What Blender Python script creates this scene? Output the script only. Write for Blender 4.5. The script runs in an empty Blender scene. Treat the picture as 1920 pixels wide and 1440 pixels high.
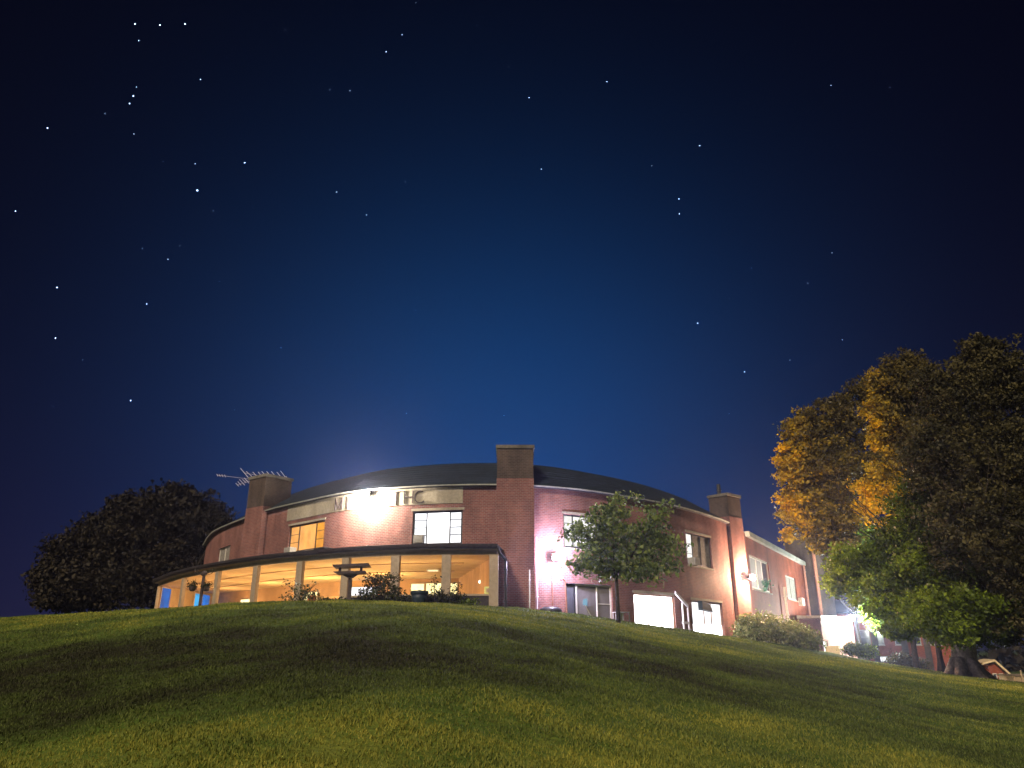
import bpy, math, random
import numpy as np
from mathutils import Vector, Matrix

# ------------------------------------------------------------------ camera, sky, light
S = bpy.context.scene
COL = S.collection
PITCH = math.radians(19.5); FPX = 1400.0
cam = bpy.data.cameras.new('camera'); cam.sensor_width = 36; cam.lens = 36*FPX/1920
cam.clip_start = 0.1; cam.clip_end = 6000
co = bpy.data.objects.new('camera', cam); COL.objects.link(co)
co.rotation_euler = (math.pi/2+PITCH, 0, 0); S.camera = co
S.view_settings.view_transform = 'Standard'; S.view_settings.look = 'None'
S.view_settings.gamma = 1; S.view_settings.exposure = 2.0
S.view_settings.use_curve_mapping = False
SUN_EL, SUN_AZ = 34, 203      # degrees; azimuth of where the light comes from (180 = straight behind the camera)
SUN_W = 0.92

w = bpy.data.worlds.new('World'); S.world = w; w.use_nodes = True
nt = w.node_tree; nt.nodes.clear()
def nd(nt, t, **k):
    n = nt.nodes.new(t)
    for a, b in k.items(): setattr(n, a, b)
    return n
def mth(nt, op, a, b=None, c=None, clamp=False):
    n = nt.nodes.new('ShaderNodeMath'); n.operation = op; n.use_clamp = clamp
    for i, x in enumerate((a, b, c)):
        if x is None: continue
        if isinstance(x, (int, float)): n.inputs[i].default_value = x
        else: nt.links.new(x, n.inputs[i])
    return n.outputs[0]
tc = nd(nt, 'ShaderNodeTexCoord'); sx = nd(nt, 'ShaderNodeSeparateXYZ'); nt.links.new(tc.outputs['Generated'], sx.inputs[0])
X, Y, Z = sx.outputs
# the town's glow: a broad dome of deep blue low in the sky behind the hill
gx = mth(nt, 'DIVIDE', mth(nt, 'SUBTRACT', X, -0.02), 0.34); gx = mth(nt, 'MULTIPLY', gx, gx)
gz = mth(nt, 'DIVIDE', mth(nt, 'SUBTRACT', Z, 0.20), 0.30); gz = mth(nt, 'MULTIPLY', gz, gz)
g = mth(nt, 'EXPONENT', mth(nt, 'MULTIPLY', mth(nt, 'ADD', gx, gz), -1.0))
g = mth(nt, 'MULTIPLY', g, mth(nt, 'MULTIPLY_ADD', Y, 2.5, 0.3, clamp=True))
pz = mth(nt, 'EXPONENT', mth(nt, 'MULTIPLY', mth(nt, 'MAXIMUM', Z, 0.0), -4.5))
px_ = mth(nt, 'DIVIDE', X, 0.62); pg = mth(nt, 'EXPONENT', mth(nt, 'MULTIPLY', mth(nt, 'MULTIPLY', px_, px_), -1.0))
pz = mth(nt, 'MULTIPLY', pz, mth(nt, 'MULTIPLY_ADD', pg, 0.85, 0.15))
def scaled(col, f):
    m = nd(nt, 'ShaderNodeVectorMath', operation='SCALE'); m.inputs[0].default_value = col
    nt.links.new(f, m.inputs['Scale']); return m.outputs[0]
def vadd(a, b):
    m = nd(nt, 'ShaderNodeVectorMath', operation='ADD')
    nt.links.new(a, m.inputs[0]) if not isinstance(a, tuple) else setattr(m.inputs[0], 'default_value', a)
    nt.links.new(b, m.inputs[1]); return m.outputs[0]
K = 0.25
skyc = vadd(vadd((0.0003*K, 0.0004*K, 0.0025*K), scaled((0.0003*K, 0.047*K, 0.172*K), g)), scaled((0.018*K, 0.012*K, 0.065*K), pz))
b1 = nd(nt, 'ShaderNodeBackground'); nt.links.new(skyc, b1.inputs[0]); b1.inputs[1].default_value = 1
st = nd(nt, 'ShaderNodeTexSky', sky_type='NISHITA'); st.sun_disc = False
st.sun_elevation = math.radians(SUN_EL); st.sun_rotation = math.radians(SUN_AZ)
b2 = nd(nt, 'ShaderNodeBackground'); nt.links.new(st.outputs[0], b2.inputs[0]); b2.inputs[1].default_value = 0.00004
ad = nd(nt, 'ShaderNodeAddShader'); nt.links.new(b1.outputs[0], ad.inputs[0]); nt.links.new(b2.outputs[0], ad.inputs[1])
wo = nd(nt, 'ShaderNodeOutputWorld'); nt.links.new(ad.outputs[0], wo.inputs[0])

sl = bpy.data.lights.new('sun', 'SUN'); sl.energy = SUN_W; sl.angle = math.radians(6); sl.color = (1, 0.80, 0.56)
so = bpy.data.objects.new('sun', sl); COL.objects.link(so)
az = math.radians(SUN_AZ); el = math.radians(SUN_EL)
frm = Vector((math.sin(az)*math.cos(el), math.cos(az)*math.cos(el), math.sin(el)))
so.rotation_euler = frm.to_track_quat('Z', 'Y').to_euler(); so.location = frm*60

rnd = random.Random(7)
cp, sp = math.cos(PITCH), math.sin(PITCH)
def ray(u, v):
    x = (u-960)/FPX; y = (720-v)/FPX
    return x, cp-y*sp, sp+y*cp
def at(u, v, Yd):
    a, b, c = ray(u, v); k = Yd/b; return Vector((a*k, Yd, c*k))

# ------------------------------------------------------------------ materials
def mat(name, col, rough=0.8, var=0.25, scale=6.0, bump=0.0, spec=0.3, metal=0.0, stain=0.0, dist=0.01):
    m = bpy.data.materials.new(name); m.use_nodes = True; t = m.node_tree; p = t.nodes['Principled BSDF']
    p.inputs['Roughness'].default_value = rough; p.inputs['Specular IOR Level'].default_value = spec
    p.inputs['Metallic'].default_value = metal
    tcn = nd(t, 'ShaderNodeTexCoord'); no = nd(t, 'ShaderNodeTexNoise'); no.inputs['Scale'].default_value = scale
    no.inputs['Detail'].default_value = 6; t.links.new(tcn.outputs['Object'], no.inputs['Vector'])
    mp = nd(t, 'ShaderNodeMapRange'); mp.inputs[3].default_value = 1-var; mp.inputs[4].default_value = 1+var
    mp.inputs[1].default_value = .3; mp.inputs[2].default_value = .7
    t.links.new(no.outputs[0], mp.inputs[0])
    f = mp.outputs[0]
    if stain:
        n2 = nd(t, 'ShaderNodeTexNoise'); n2.inputs['Scale'].default_value = .9; n2.inputs['Detail'].default_value = 8
        mpp = nd(t, 'ShaderNodeMapping'); mpp.inputs['Scale'].default_value = (1, 1, .35)
        t.links.new(tcn.outputs['Object'], mpp.inputs[0]); t.links.new(mpp.outputs[0], n2.inputs['Vector'])
        m2 = nd(t, 'ShaderNodeMapRange'); m2.inputs[1].default_value = .4; m2.inputs[2].default_value = .65
        m2.inputs[3].default_value = 1-stain; m2.inputs[4].default_value = 1
        t.links.new(n2.outputs[0], m2.inputs[0]); f = mth(t, 'MULTIPLY', f, m2.outputs[0])
    v = nd(t, 'ShaderNodeVectorMath', operation='SCALE'); v.inputs[0].default_value = col[:3]; t.links.new(f, v.inputs['Scale'])
    t.links.new(v.outputs[0], p.inputs['Base Color'])
    if bump:
        bp = nd(t, 'ShaderNodeBump'); bp.inputs['Strength'].default_value = bump; bp.inputs['Distance'].default_value = dist
        t.links.new(no.outputs[0], bp.inputs['Height']); t.links.new(bp.outputs[0], p.inputs['Normal'])
    return m
def brick(name, c1, c2, mortar, rough=0.75, stain=.4):
    m = bpy.data.materials.new(name); m.use_nodes = True; t = m.node_tree; p = t.nodes['Principled BSDF']
    uv = nd(t, 'ShaderNodeUVMap'); uv.uv_map = 'UVMap'
    br = nd(t, 'ShaderNodeTexBrick'); br.offset = .5
    for k, v in (('Scale', 1), ('Mortar Size', .012), ('Mortar Smooth', .2), ('Bias', -.1), ('Brick Width', .215), ('Row Height', .082)):
        br.inputs[k].default_value = v
    br.inputs['Color1'].default_value = (*c1, 1); br.inputs['Color2'].default_value = (*c2, 1); br.inputs['Mortar'].default_value = (*mortar, 1)
    t.links.new(uv.outputs[0], br.inputs['Vector'])
    no = nd(t, 'ShaderNodeTexNoise'); no.inputs['Scale'].default_value = .7; no.inputs['Detail'].default_value = 9; no.inputs['Roughness'].default_value = .65
    tcn = nd(t, 'ShaderNodeTexCoord'); mpp = nd(t, 'ShaderNodeMapping'); mpp.inputs['Scale'].default_value = (1, 1, .4)
    t.links.new(tcn.outputs['Object'], mpp.inputs[0]); t.links.new(mpp.outputs[0], no.inputs['Vector'])
    mp = nd(t, 'ShaderNodeMapRange'); mp.inputs[1].default_value = .33; mp.inputs[2].default_value = .66
    mp.inputs[3].default_value = 1-stain; mp.inputs[4].default_value = 1.12; t.links.new(no.outputs[0], mp.inputs[0])
    v = nd(t, 'ShaderNodeVectorMath', operation='SCALE'); t.links.new(br.outputs['Color'], v.inputs[0]); t.links.new(mp.outputs[0], v.inputs['Scale'])
    t.links.new(v.outputs[0], p.inputs['Base Color']); p.inputs['Roughness'].default_value = rough
    p.inputs['Specular IOR Level'].default_value = .08
    n3 = nd(t, 'ShaderNodeTexNoise'); n3.inputs['Scale'].default_value = 18; t.links.new(tcn.outputs['Object'], n3.inputs['Vector'])
    hh = mth(t, 'MULTIPLY_ADD', n3.outputs[0], .6, mth(t, 'SUBTRACT', 1.0, br.outputs['Fac']))
    bp = nd(t, 'ShaderNodeBump'); bp.inputs['Strength'].default_value = .8; bp.inputs['Distance'].default_value = .012
    t.links.new(hh, bp.inputs['Height']); t.links.new(bp.outputs[0], p.inputs['Normal'])
    return m
def glow(name, col, s, var=.15, scale=1.2, base=(.03, .03, .03)):
    m = bpy.data.materials.new(name); m.use_nodes = True; t = m.node_tree; p = t.nodes['Principled BSDF']
    tcn = nd(t, 'ShaderNodeTexCoord'); no = nd(t, 'ShaderNodeTexNoise'); no.inputs['Scale'].default_value = scale
    t.links.new(tcn.outputs['Object'], no.inputs['Vector'])
    mp = nd(t, 'ShaderNodeMapRange'); mp.inputs[1].default_value = .3; mp.inputs[2].default_value = .7
    mp.inputs[3].default_value = s*(1-var); mp.inputs[4].default_value = s*(1+var); t.links.new(no.outputs[0], mp.inputs[0])
    p.inputs['Emission Color'].default_value = (*col, 1); t.links.new(mp.outputs[0], p.inputs['Emission Strength'])
    p.inputs['Base Color'].default_value = (*base, 1); p.inputs['Roughness'].default_value = .3
    return m
def glass(name, tint=(1, 1, 1), refl=.06):
    m = bpy.data.materials.new(name); m.use_nodes = True; t = m.node_tree; t.nodes.remove(t.nodes['Principled BSDF'])
    tr = nd(t, 'ShaderNodeBsdfTransparent'); tr.inputs[0].default_value = (*tint, 1)
    gl = nd(t, 'ShaderNodeBsdfGlossy'); gl.inputs['Roughness'].default_value = .03
    fr = nd(t, 'ShaderNodeFresnel'); fr.inputs[0].default_value = 1.4
    mx = nd(t, 'ShaderNodeMixShader'); t.links.new(fr.outputs[0], mx.inputs[0]); t.links.new(tr.outputs[0], mx.inputs[1]); t.links.new(gl.outputs[0], mx.inputs[2])
    t.links.new(mx.outputs[0], t.nodes['Material Output'].inputs[0]); return m
def leafmat(name, cols, rough=.55, trans=.35):
    """leaf colours picked along a ramp by the per-leaf 'tint' attribute"""
    m = bpy.data.materials.new(name); m.use_nodes = True; t = m.node_tree; p = t.nodes['Principled BSDF']
    a = nd(t, 'ShaderNodeAttribute'); a.attribute_name = 'tint'
    r = nd(t, 'ShaderNodeValToRGB'); e = r.color_ramp.elements
    while len(e) < len(cols): e.new(.5)
    for i, c in enumerate(cols): e[i].position = i/(len(cols)-1); e[i].color = (*c, 1)
    t.links.new(a.outputs['Fac'], r.inputs[0]); t.links.new(r.outputs[0], p.inputs['Base Color'])
    p.inputs['Roughness'].default_value = rough; p.inputs['Specular IOR Level'].default_value = .25
    tl = nd(t, 'ShaderNodeBsdfTranslucent'); t.links.new(r.outputs[0], tl.inputs[0])
    mx = nd(t, 'ShaderNodeMixShader'); mx.inputs[0].default_value = trans
    t.links.new(p.outputs[0], mx.inputs[1]); t.links.new(tl.outputs[0], mx.inputs[2])
    t.links.new(mx.outputs[0], t.nodes['Material Output'].inputs[0]); return m

M = {
 'brick': brick('red_brick', (.205, .082, .076), (.30, .118, .102), (.27, .20, .19), stain=.5),
 'brick2': brick('orange_brick', (.27, .060, .032), (.37, .09, .045), (.17, .09, .065), stain=.5),
 'brick_old': brick('weathered_brick', (.075, .055, .048), (.11, .078, .065), (.12, .105, .095), stain=.6),
 'stone': mat('stained_concrete', (.16, .15, .135), .9, .3, 5, .4, stain=.5),
 'render': mat('cream_render_band', (.36, .33, .27), .85, .15, 9, .25, stain=.3),
 'roof': mat('slate_roof', (.012, .022, .036), .7, .3, 3, .3, stain=.3),
 'fascia': mat('dark_fascia', (.030, .026, .034), .5, .3, 8, .1),
 'gutter': mat('pale_gutter_metal', (.42, .44, .42), .4, .2, 5, .1, metal=.2, stain=.3),
 'post': mat('taupe_post_paint', (.36, .30, .235), .6, .12, 7, .15, stain=.25),
 'cream': mat('cream_plaster', (.62, .50, .33), .9, .1, 2, .1, stain=.12),
 'tan': mat('tan_plaster', (.46, .32, .20), .9, .1, 2, .1, stain=.15),
 'floor': mat('brown_floor', (.22, .12, .06), .5, .3, 3, .1),
 'white': mat('white_paint', (.72, .70, .66), .45, .12, 6, .1, stain=.2),
 'grey': mat('grey_frame_paint', (.34, .34, .33), .45, .2, 6, .1, stain=.2),
 'darkm': mat('dark_metal', (.035, .036, .04), .45, .3, 10, .15, metal=.3),
 'wood': mat('weathered_wood', (.055, .042, .045), .8, .35, 14, .4),
 'pink': mat('pinkish_trim', (.55, .36, .28), .7, .15, 8, .2, stain=.2),
 'lilac': mat('lilac_white_rail_paint', (.62, .58, .70), .5, .12, 6, .1),
 'copper': mat('brown_painted_pipe', (.30, .14, .10), .5, .25, 8, .15),
 'bluep': mat('dark_blue_plastic', (.02, .035, .055), .5, .2, 6, .1),
 'steel': mat('aluminium', (.55, .52, .60), .5, .1, 8, .05, metal=.1),
 'bark': mat('bark', (.032, .026, .022), .95, .45, 9, 1.0, dist=.05),
 'barkg': mat('grey_bark', (.24, .20, .16), .95, .4, 7, 1.0, dist=.06),
 'curtain_d': mat('dim_grey_curtain', (.20, .19, .18), .9, .3, 7, .2),
 'darkroom': mat('dark_glass', (.03, .032, .034), .12, .3, 2, spec=.6),
 'greyglass': mat('grey_door_glass', (.17, .16, .165), .35, .3, 1.2, spec=.5),
 'greyglass2': mat('slate_grey_panel', (.075, .078, .09), .5, .3, 1.5),
 'sand': mat('cream_board', (.62, .50, .32), .7, .15, 5, .1),
 'terra': mat('terracotta', (.30, .12, .07), .8, .2, 8, .2),
 'green_p': mat('green_glaze', (.02, .16, .10), .4, .3, 10, .1),
 'soil': mat('dark_soil', (.05, .035, .025), 1, .4, 10, .5),
 'glass': glass('clear_glass'),
 'g_orange': glow('orange_curtain_light', (1, .44, .10), .27, .22, 2.2),
 'g_orange2': glow('deep_orange_curtain_light', (1, .40, .03), .24, .25, 2.2),
 'g_white': glow('white_room_light', (.93, .95, 1), .42, .3, 1.5),
 'g_white2': glow('bright_white_room_light', (1, .96, .97), .95, .25, 1.0),
 'g_blaze': glow('blown_out_room_light', (1, .97, .98), 4.0, .15, 1.0),
 'g_dim': glow('dim_room_light', (.93, .90, .78), .10, .35, 2.5),
 'g_pale': glow('pale_room_light', (1, .98, .90), .28, .3, 2.0),
 'g_warm': glow('warm_back_window_light', (1, .82, .36), .55, .3, 1.5),
 'g_blue': glow('blue_screen_light', (.0, .22, .85), .22, .4, 1.4),
 'g_cyan': glow('cyan_screen_light', (.05, .45, .9), .34, .4, 1.4),
 'g_lampw': glow('floodlight_lens', (1, .93, .80), 90, .05),
 'g_lampc': glow('cool_lamp_lens', (.86, .84, 1), 70, .05),
 'g_globe': glow('small_globe_light', (1, .85, .65), 1.2, .05),
 'g_panel': glow('ceiling_panel_light', (1, .80, .45), .55, .1),
 'g_yel': glow('yellow_poster_light', (1, .85, .2), .16, .1),
 'g_sign': glow('blue_sticker_light', (.35, .75, 1), .12, .1),
 'star': glow('starlight', (.40, .62, 1), 2.7, .7, .02),
}
M['star'].cycles.emission_sampling = 'NONE'

# ------------------------------------------------------------------ object helpers
WM = {}
def setp(o, label=None, cat=None, group=None, kind=None):
    for k, v in (('label', label), ('category', cat), ('group', group), ('kind', kind)):
        if v: o[k] = v
    return o
def thing(name, label, cat, loc=(0, 0, 0), group=None):
    o = bpy.data.objects.new(name, None); COL.objects.link(o); o.location = loc; o.empty_display_size = .3
    WM[o] = Matrix.Translation(loc); return setp(o, label, cat, group)
class MB:
    def __init__(s): s.v = []; s.f = []; s.uv = []
    def face(s, pts, uvs=None):
        i = len(s.v); s.v += [tuple(p) for p in pts]; s.f.append(tuple(range(i, i+len(pts))))
        if uvs is None:
            P = [Vector(p) for p in pts]; n = (P[1]-P[0]).cross(P[2]-P[0])
            if n.length < 1e-9: n = Vector((0, 0, 1))
            n.normalize()
            if abs(n.z) > .75: uvs = [(p.x, p.y) for p in P]
            else:
                t = Vector((-n.y, n.x, 0)).normalized(); uvs = [(p.dot(t), p.z) for p in P]
        s.uv += uvs
    def box(s, x0, x1, y0, y1, z0, z1, m=None):
        c = [Vector((x, y, z)) for z in (z0, z1) for (x, y) in ((x0, y0), (x1, y0), (x1, y1), (x0, y1))]
        if m is not None: c = [m @ p for p in c]
        for q in ((0, 1, 5, 4), (1, 2, 6, 5), (2, 3, 7, 6), (3, 0, 4, 7), (4, 5, 6, 7), (3, 2, 1, 0)): s.face([c[i] for i in q])
        return s
    def prism(s, pts, d, m=None):
        """polygon pts (x,z) extruded along y over (d0,d1)"""
        A = [Vector((x, d[0], z)) for x, z in pts]; B = [Vector((x, d[1], z)) for x, z in pts]
        if m is not None: A = [m @ p for p in A]; B = [m @ p for p in B]
        s.face(A); s.face(B[::-1])
        for i in range(len(A)):
            j = (i+1) % len(A); s.face([A[i], B[i], B[j], A[j]])
        return s
    def tube(s, path, r, n=8, m=None):
        P = [Vector(p) for p in path]
        if m is not None: P = [m @ p for p in P]
        rr = r if isinstance(r, (list, tuple)) else [r]*len(P); rings = []
        for i, p in enumerate(P):
            d = (P[min(i+1, len(P)-1)]-P[max(i-1, 0)]).normalized()
            a = d.cross(Vector((0, 0, 1)) if abs(d.z) < .9 else Vector((1, 0, 0))).normalized(); b = d.cross(a)
            rings.append([p+(a*math.cos(k*2*math.pi/n)+b*math.sin(k*2*math.pi/n))*rr[i] for k in range(n)])
        for i in range(len(P)-1):
            for k in range(n):
                l = (k+1) % n; s.face([rings[i][k], rings[i+1][k], rings[i+1][l], rings[i][l]])
        s.face(rings[0]); s.face(rings[-1][::-1]); return s
    def lathe(s, prof, n=16, m=None):
        R = [[Vector((r*math.cos(k*2*math.pi/n), r*math.sin(k*2*math.pi/n), z)) for k in range(n)] for r, z in prof]
        if m is not None: R = [[m @ p for p in q] for q in R]
        for i in range(len(R)-1):
            for k in range(n):
                l = (k+1) % n; s.face([R[i][k], R[i][l], R[i+1][l], R[i+1][k]])
        s.face(R[0][::-1]); s.face(R[-1]); return s
    def build(s, name, material, parent=None, smooth=False):
        me = bpy.data.meshes.new(name); me.from_pydata(s.v, [], s.f)
        uvl = me.uv_layers.new(name='UVMap'); uvl.data.foreach_set('uv', np.array(s.uv, dtype=np.float32).ravel())
        me.materials.append(material)
        if smooth:
            import bmesh
            bm = bmesh.new(); bm.from_mesh(me); bmesh.ops.remove_doubles(bm, verts=bm.verts, dist=1e-4); bm.to_mesh(me); bm.free()
            me.polygons.foreach_set('use_smooth', [True]*len(me.polygons))
        return link(name, me, parent)
def link(name, me, parent=None):
    o = bpy.data.objects.new(name, me); COL.objects.link(o); WM[o] = Matrix.Identity(4)
    if parent is not None: o.parent = parent; o.matrix_parent_inverse = WM[parent].inverted()
    return o
def lamp(name, loc, power, col, r=.1, parent=None, kind='POINT', aim=None, size=100, blend=.6):
    l = bpy.data.lights.new(name, kind); l.energy = power; l.color = col; l.shadow_soft_size = r
    o = bpy.data.objects.new(name, l); COL.objects.link(o); o.location = loc
    if kind == 'SPOT': l.spot_size = math.radians(size); l.spot_blend = blend; o.rotation_euler = (-Vector(aim)).to_track_quat('Z', 'Y').to_euler()
    if parent is not None: o.parent = parent; o.matrix_parent_inverse = WM[parent].inverted()
    return o

# ------------------------------------------------------------------ terrain
CT = []
def col_(T, rows): CT.extend([(T*y, y, z) for y, z in rows])
col_(-1.1, [(6, -1.9), (20, -.9), (35, .3), (60, .6)])
col_(-.66, [(10, -1.2), (20, -.2), (30, .95), (36, 1.36), (45, 1.45), (75, 1.0)])
col_(-.45, [(10, -.95), (20, .25), (28, 1.25), (33, 1.57), (42, 1.75), (60, 1.8)])
col_(-.3, [(20, .6), (27, 1.45), (31, 1.755), (36, 1.86)])
col_(-.17, [(10, -.55), (20, .75), (27, 1.46), (32, 1.8), (40, 1.86), (60, 1.9)])
col_(-.014, [(0, -1.6), (10, -.65), (20, .5), (30, 1.38), (35, 1.77), (40, 1.9)])
col_(.096, [(10, -.8), (20, .15), (30, .98), (38.5, 1.5), (45, 1.6)])
col_(.164, [(20, -.15), (30, .55), (41, 1.15), (47, 1.25)])
col_(.3, [(10, -1.15), (20, -.6), (30, -.05), (40, .4), (51, .74), (58, .8)])
col_(.397, [(20, -1.0), (40, -.5), (55, -.4), (72, -.47), (92, -.8)])
col_(.534, [(10, -1.5), (20, -1.4), (40, -1.16), (60, -1.76), (90, -3)])
col_(.66, [(10, -1.65), (20, -1.7), (40, -1.78), (60, -2.8), (90, -4)])
col_(1.1, [(6, -1.9), (20, -2.1), (40, -2.6), (60, -4)])
CT += [(0, -12, -2.4), (-14, -6, -2.6), (14, -6, -2.6)]
CP = np.array(CT)
def phi(d2): return np.where(d2 > 1e-9, .5*d2*np.log(np.maximum(d2, 1e-9)), 0)
n_ = len(CP); A_ = np.zeros((n_+3, n_+3)); d2 = ((CP[:, None, :2]-CP[None, :, :2])**2).sum(2)
A_[:n_, :n_] = phi(d2)+np.eye(n_)*6.0; A_[:n_, n_] = 1; A_[:n_, n_+1:] = CP[:, :2]; A_[n_:, :n_] = A_[:n_, n_:].T
W_ = np.linalg.solve(A_, np.concatenate([CP[:, 2], [0, 0, 0]]))
def ground(x, y):
    x = np.atleast_1d(np.asarray(x, float)); y = np.atleast_1d(np.asarray(y, float)); z = np.zeros(len(x))
    for i in range(0, len(x), 20000):
        a = x[i:i+20000]; b = y[i:i+20000]
        z[i:i+20000] = phi((a[:, None]-CP[:, 0])**2+(b[:, None]-CP[:, 1])**2) @ W_[:n_] + W_[n_]+a*W_[n_+1]+b*W_[n_+2]
    r = np.sqrt(x**2+(y-42)**2); t = np.clip((r-62)/60, 0, 1); t = t*t*(3-2*t)
    z = np.clip(z, -7, 2.3)*(1-t)+(-5.0)*t
    z = z + .030*np.sin(x*1.3+1.7*np.sin(y*.41))*np.sin(y*.95+.8*np.sin(x*.5)) + .018*np.sin(x*2.9+y*1.3+2*np.sin(y*.7))
    return z
def gz_(x, y): return float(ground(x, y)[0])
xs = np.concatenate([-np.geomspace(2200, 62, 16), np.arange(-60, 60.1, .5), np.geomspace(62, 2200, 16)])
ys = np.concatenate([-np.geomspace(1500, 16, 12), np.arange(-14, 110.1, .5), np.geomspace(113, 2600, 18)])
GX, GY = np.meshgrid(xs, ys); GZ = ground(GX.ravel(), GY.ravel())
V = np.stack([GX.ravel(), GY.ravel(), GZ], 1); nx, ny = len(xs), len(ys)
ii, jj = np.meshgrid(np.arange(nx-1), np.arange(ny-1)); a = (jj*nx+ii).ravel()
F = np.stack([a, a+1, a+1+nx, a+nx], 1)
def npmesh(name, V, F, tint=None, smooth=False):
    me = bpy.data.meshes.new(name); k = F.shape[1]
    me.vertices.add(len(V)); me.vertices.foreach_set('co', V.astype(np.float32).ravel())
    me.loops.add(F.size); me.loops.foreach_set('vertex_index', F.astype(np.int32).ravel())
    me.polygons.add(len(F)); me.polygons.foreach_set('loop_start', np.arange(0, F.size, k, dtype=np.int32))
    me.polygons.foreach_set('loop_total', np.full(len(F), k, dtype=np.int32))
    if smooth: me.polygons.foreach_set('use_smooth', np.ones(len(F), dtype=bool))
    me.update(calc_edges=True)
    if tint is not None:
        at_ = me.attributes.new('tint', 'FLOAT', 'FACE'); at_.data.foreach_set('value', tint.astype(np.float32))
    return me
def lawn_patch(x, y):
    """turf colour with light and shade painted in: 0 dark green, 1 yellow (used by turf and blades alike)"""
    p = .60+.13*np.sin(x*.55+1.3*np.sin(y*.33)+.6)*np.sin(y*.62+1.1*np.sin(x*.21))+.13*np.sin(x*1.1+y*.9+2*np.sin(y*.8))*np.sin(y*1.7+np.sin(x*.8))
    p = p-.33*np.exp(-((x+6.5)/9.0)**2-((y-15.5)/5.0)**2)-.16*np.exp(-((x-7)/7.0)**2-((y-23)/4.0)**2)   # shade painted into the turf half way up
    p = p-.20*np.tanh((y-9.5-.12*x)/2.6)*(y < 24)-.20*(y >= 24)+.10*np.clip((x-6)/14, 0, 1)+.18*np.exp(-((y-27-.2*np.abs(x))/5)**2)  # light painted in: yellow foreground, paler crest and right side
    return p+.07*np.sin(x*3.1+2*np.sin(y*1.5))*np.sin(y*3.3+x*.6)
gm = bpy.data.materials.new('lawn_turf'); gm.use_nodes = True; t = gm.node_tree; p = t.nodes['Principled BSDF']
av = nd(t, 'ShaderNodeAttribute'); av.attribute_name = 'patch'
tcn = nd(t, 'ShaderNodeTexCoord'); n1 = nd(t, 'ShaderNodeTexNoise'); n1.inputs['Scale'].default_value = 5; n1.inputs['Detail'].default_value = 8; n1.inputs['Roughness'].default_value = .7
t.links.new(tcn.outputs['Object'], n1.inputs['Vector'])
n2 = nd(t, 'ShaderNodeTexNoise'); n2.inputs['Scale'].default_value = .8; n2.inputs['Detail'].default_value = 6
t.links.new(tcn.outputs['Object'], n2.inputs['Vector'])
s_ = mth(t, 'ADD', mth(t, 'MULTIPLY', av.outputs['Fac'], .9), mth(t, 'ADD', mth(t, 'MULTIPLY_ADD', n1.outputs[0], .7, -.35), mth(t, 'MULTIPLY_ADD', n2.outputs[0], .5, -.22)))
r = nd(t, 'ShaderNodeValToRGB'); e = r.color_ramp.elements; e[0].position = .12; e[0].color = (.016, .017, .008, 1); e[1].position = .95; e[1].color = (.21, .23, .04, 1)
k = e.new(.5); k.color = (.065, .11, .018, 1)
t.links.new(s_, r.inputs[0]); t.links.new(r.outputs[0], p.inputs['Base Color']); p.inputs['Roughness'].default_value = .95; p.inputs['Specular IOR Level'].default_value = .1
bp = nd(t, 'ShaderNodeBump'); bp.inputs['Strength'].default_value = 1; bp.inputs['Distance'].default_value = .06
n4 = nd(t, 'ShaderNodeTexNoise'); n4.inputs['Scale'].default_value = 9; n4.inputs['Detail'].default_value = 8; t.links.new(tcn.outputs['Object'], n4.inputs['Vector'])
t.links.new(n4.outputs[0], bp.inputs['Height']); t.links.new(bp.outputs[0], p.inputs['Normal'])
me = npmesh('lawn', V, F, smooth=True)
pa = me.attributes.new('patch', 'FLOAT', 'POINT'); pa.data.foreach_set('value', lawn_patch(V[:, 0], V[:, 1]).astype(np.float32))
me.materials.append(gm); setp(link('lawn', me), kind='structure')

# ------------------------------------------------------------------ grass blades (uncountable)
rng = np.random.default_rng(3)
NB = 520000
yy = 5.0*np.exp(rng.random(NB)**.9*math.log(44/5.0)); xx = (rng.random(NB)*2-1)*.82*(yy+1.5)
# keep clear of the building
keep = ~((yy > 33.3) & (xx > -24) & (xx < -.3)) & ~(yy > 35+np.maximum(0, xx-1)*.9)
clump = np.sin(xx*7+2*np.sin(yy*3))*np.sin(yy*8+1.5*np.sin(xx*4))
keep &= rng.random(NB) < .75+.25*clump
xx, yy = xx[keep], yy[keep]; NB = len(xx)
zz = ground(xx, yy)-.006
hgt = (.022+.026*rng.random(NB)+.004*clump[keep])*(1+yy/60); wid = (.004+.003*rng.random(NB))*(1+yy/11)
an = rng.random(NB)*2*math.pi; ln = rng.random(NB)*.9*hgt; la = rng.random(NB)*2*math.pi
B0 = np.stack([xx-np.cos(an)*wid, yy-np.sin(an)*wid, zz], 1); B1 = np.stack([xx+np.cos(an)*wid, yy+np.sin(an)*wid, zz], 1)
B2 = np.stack([xx+np.cos(la)*ln, yy+np.sin(la)*ln, zz+hgt], 1)
V = np.stack([B0, B1, B2], 1).reshape(-1, 3); F = np.arange(NB*3).reshape(-1, 3)
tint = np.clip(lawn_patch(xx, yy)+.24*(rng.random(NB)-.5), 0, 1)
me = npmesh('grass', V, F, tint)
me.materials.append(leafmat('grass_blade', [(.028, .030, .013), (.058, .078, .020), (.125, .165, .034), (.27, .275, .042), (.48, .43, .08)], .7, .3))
setp(link('grass', me), 'short mown grass covering the sloping lawn', 'grass', kind='stuff')

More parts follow.
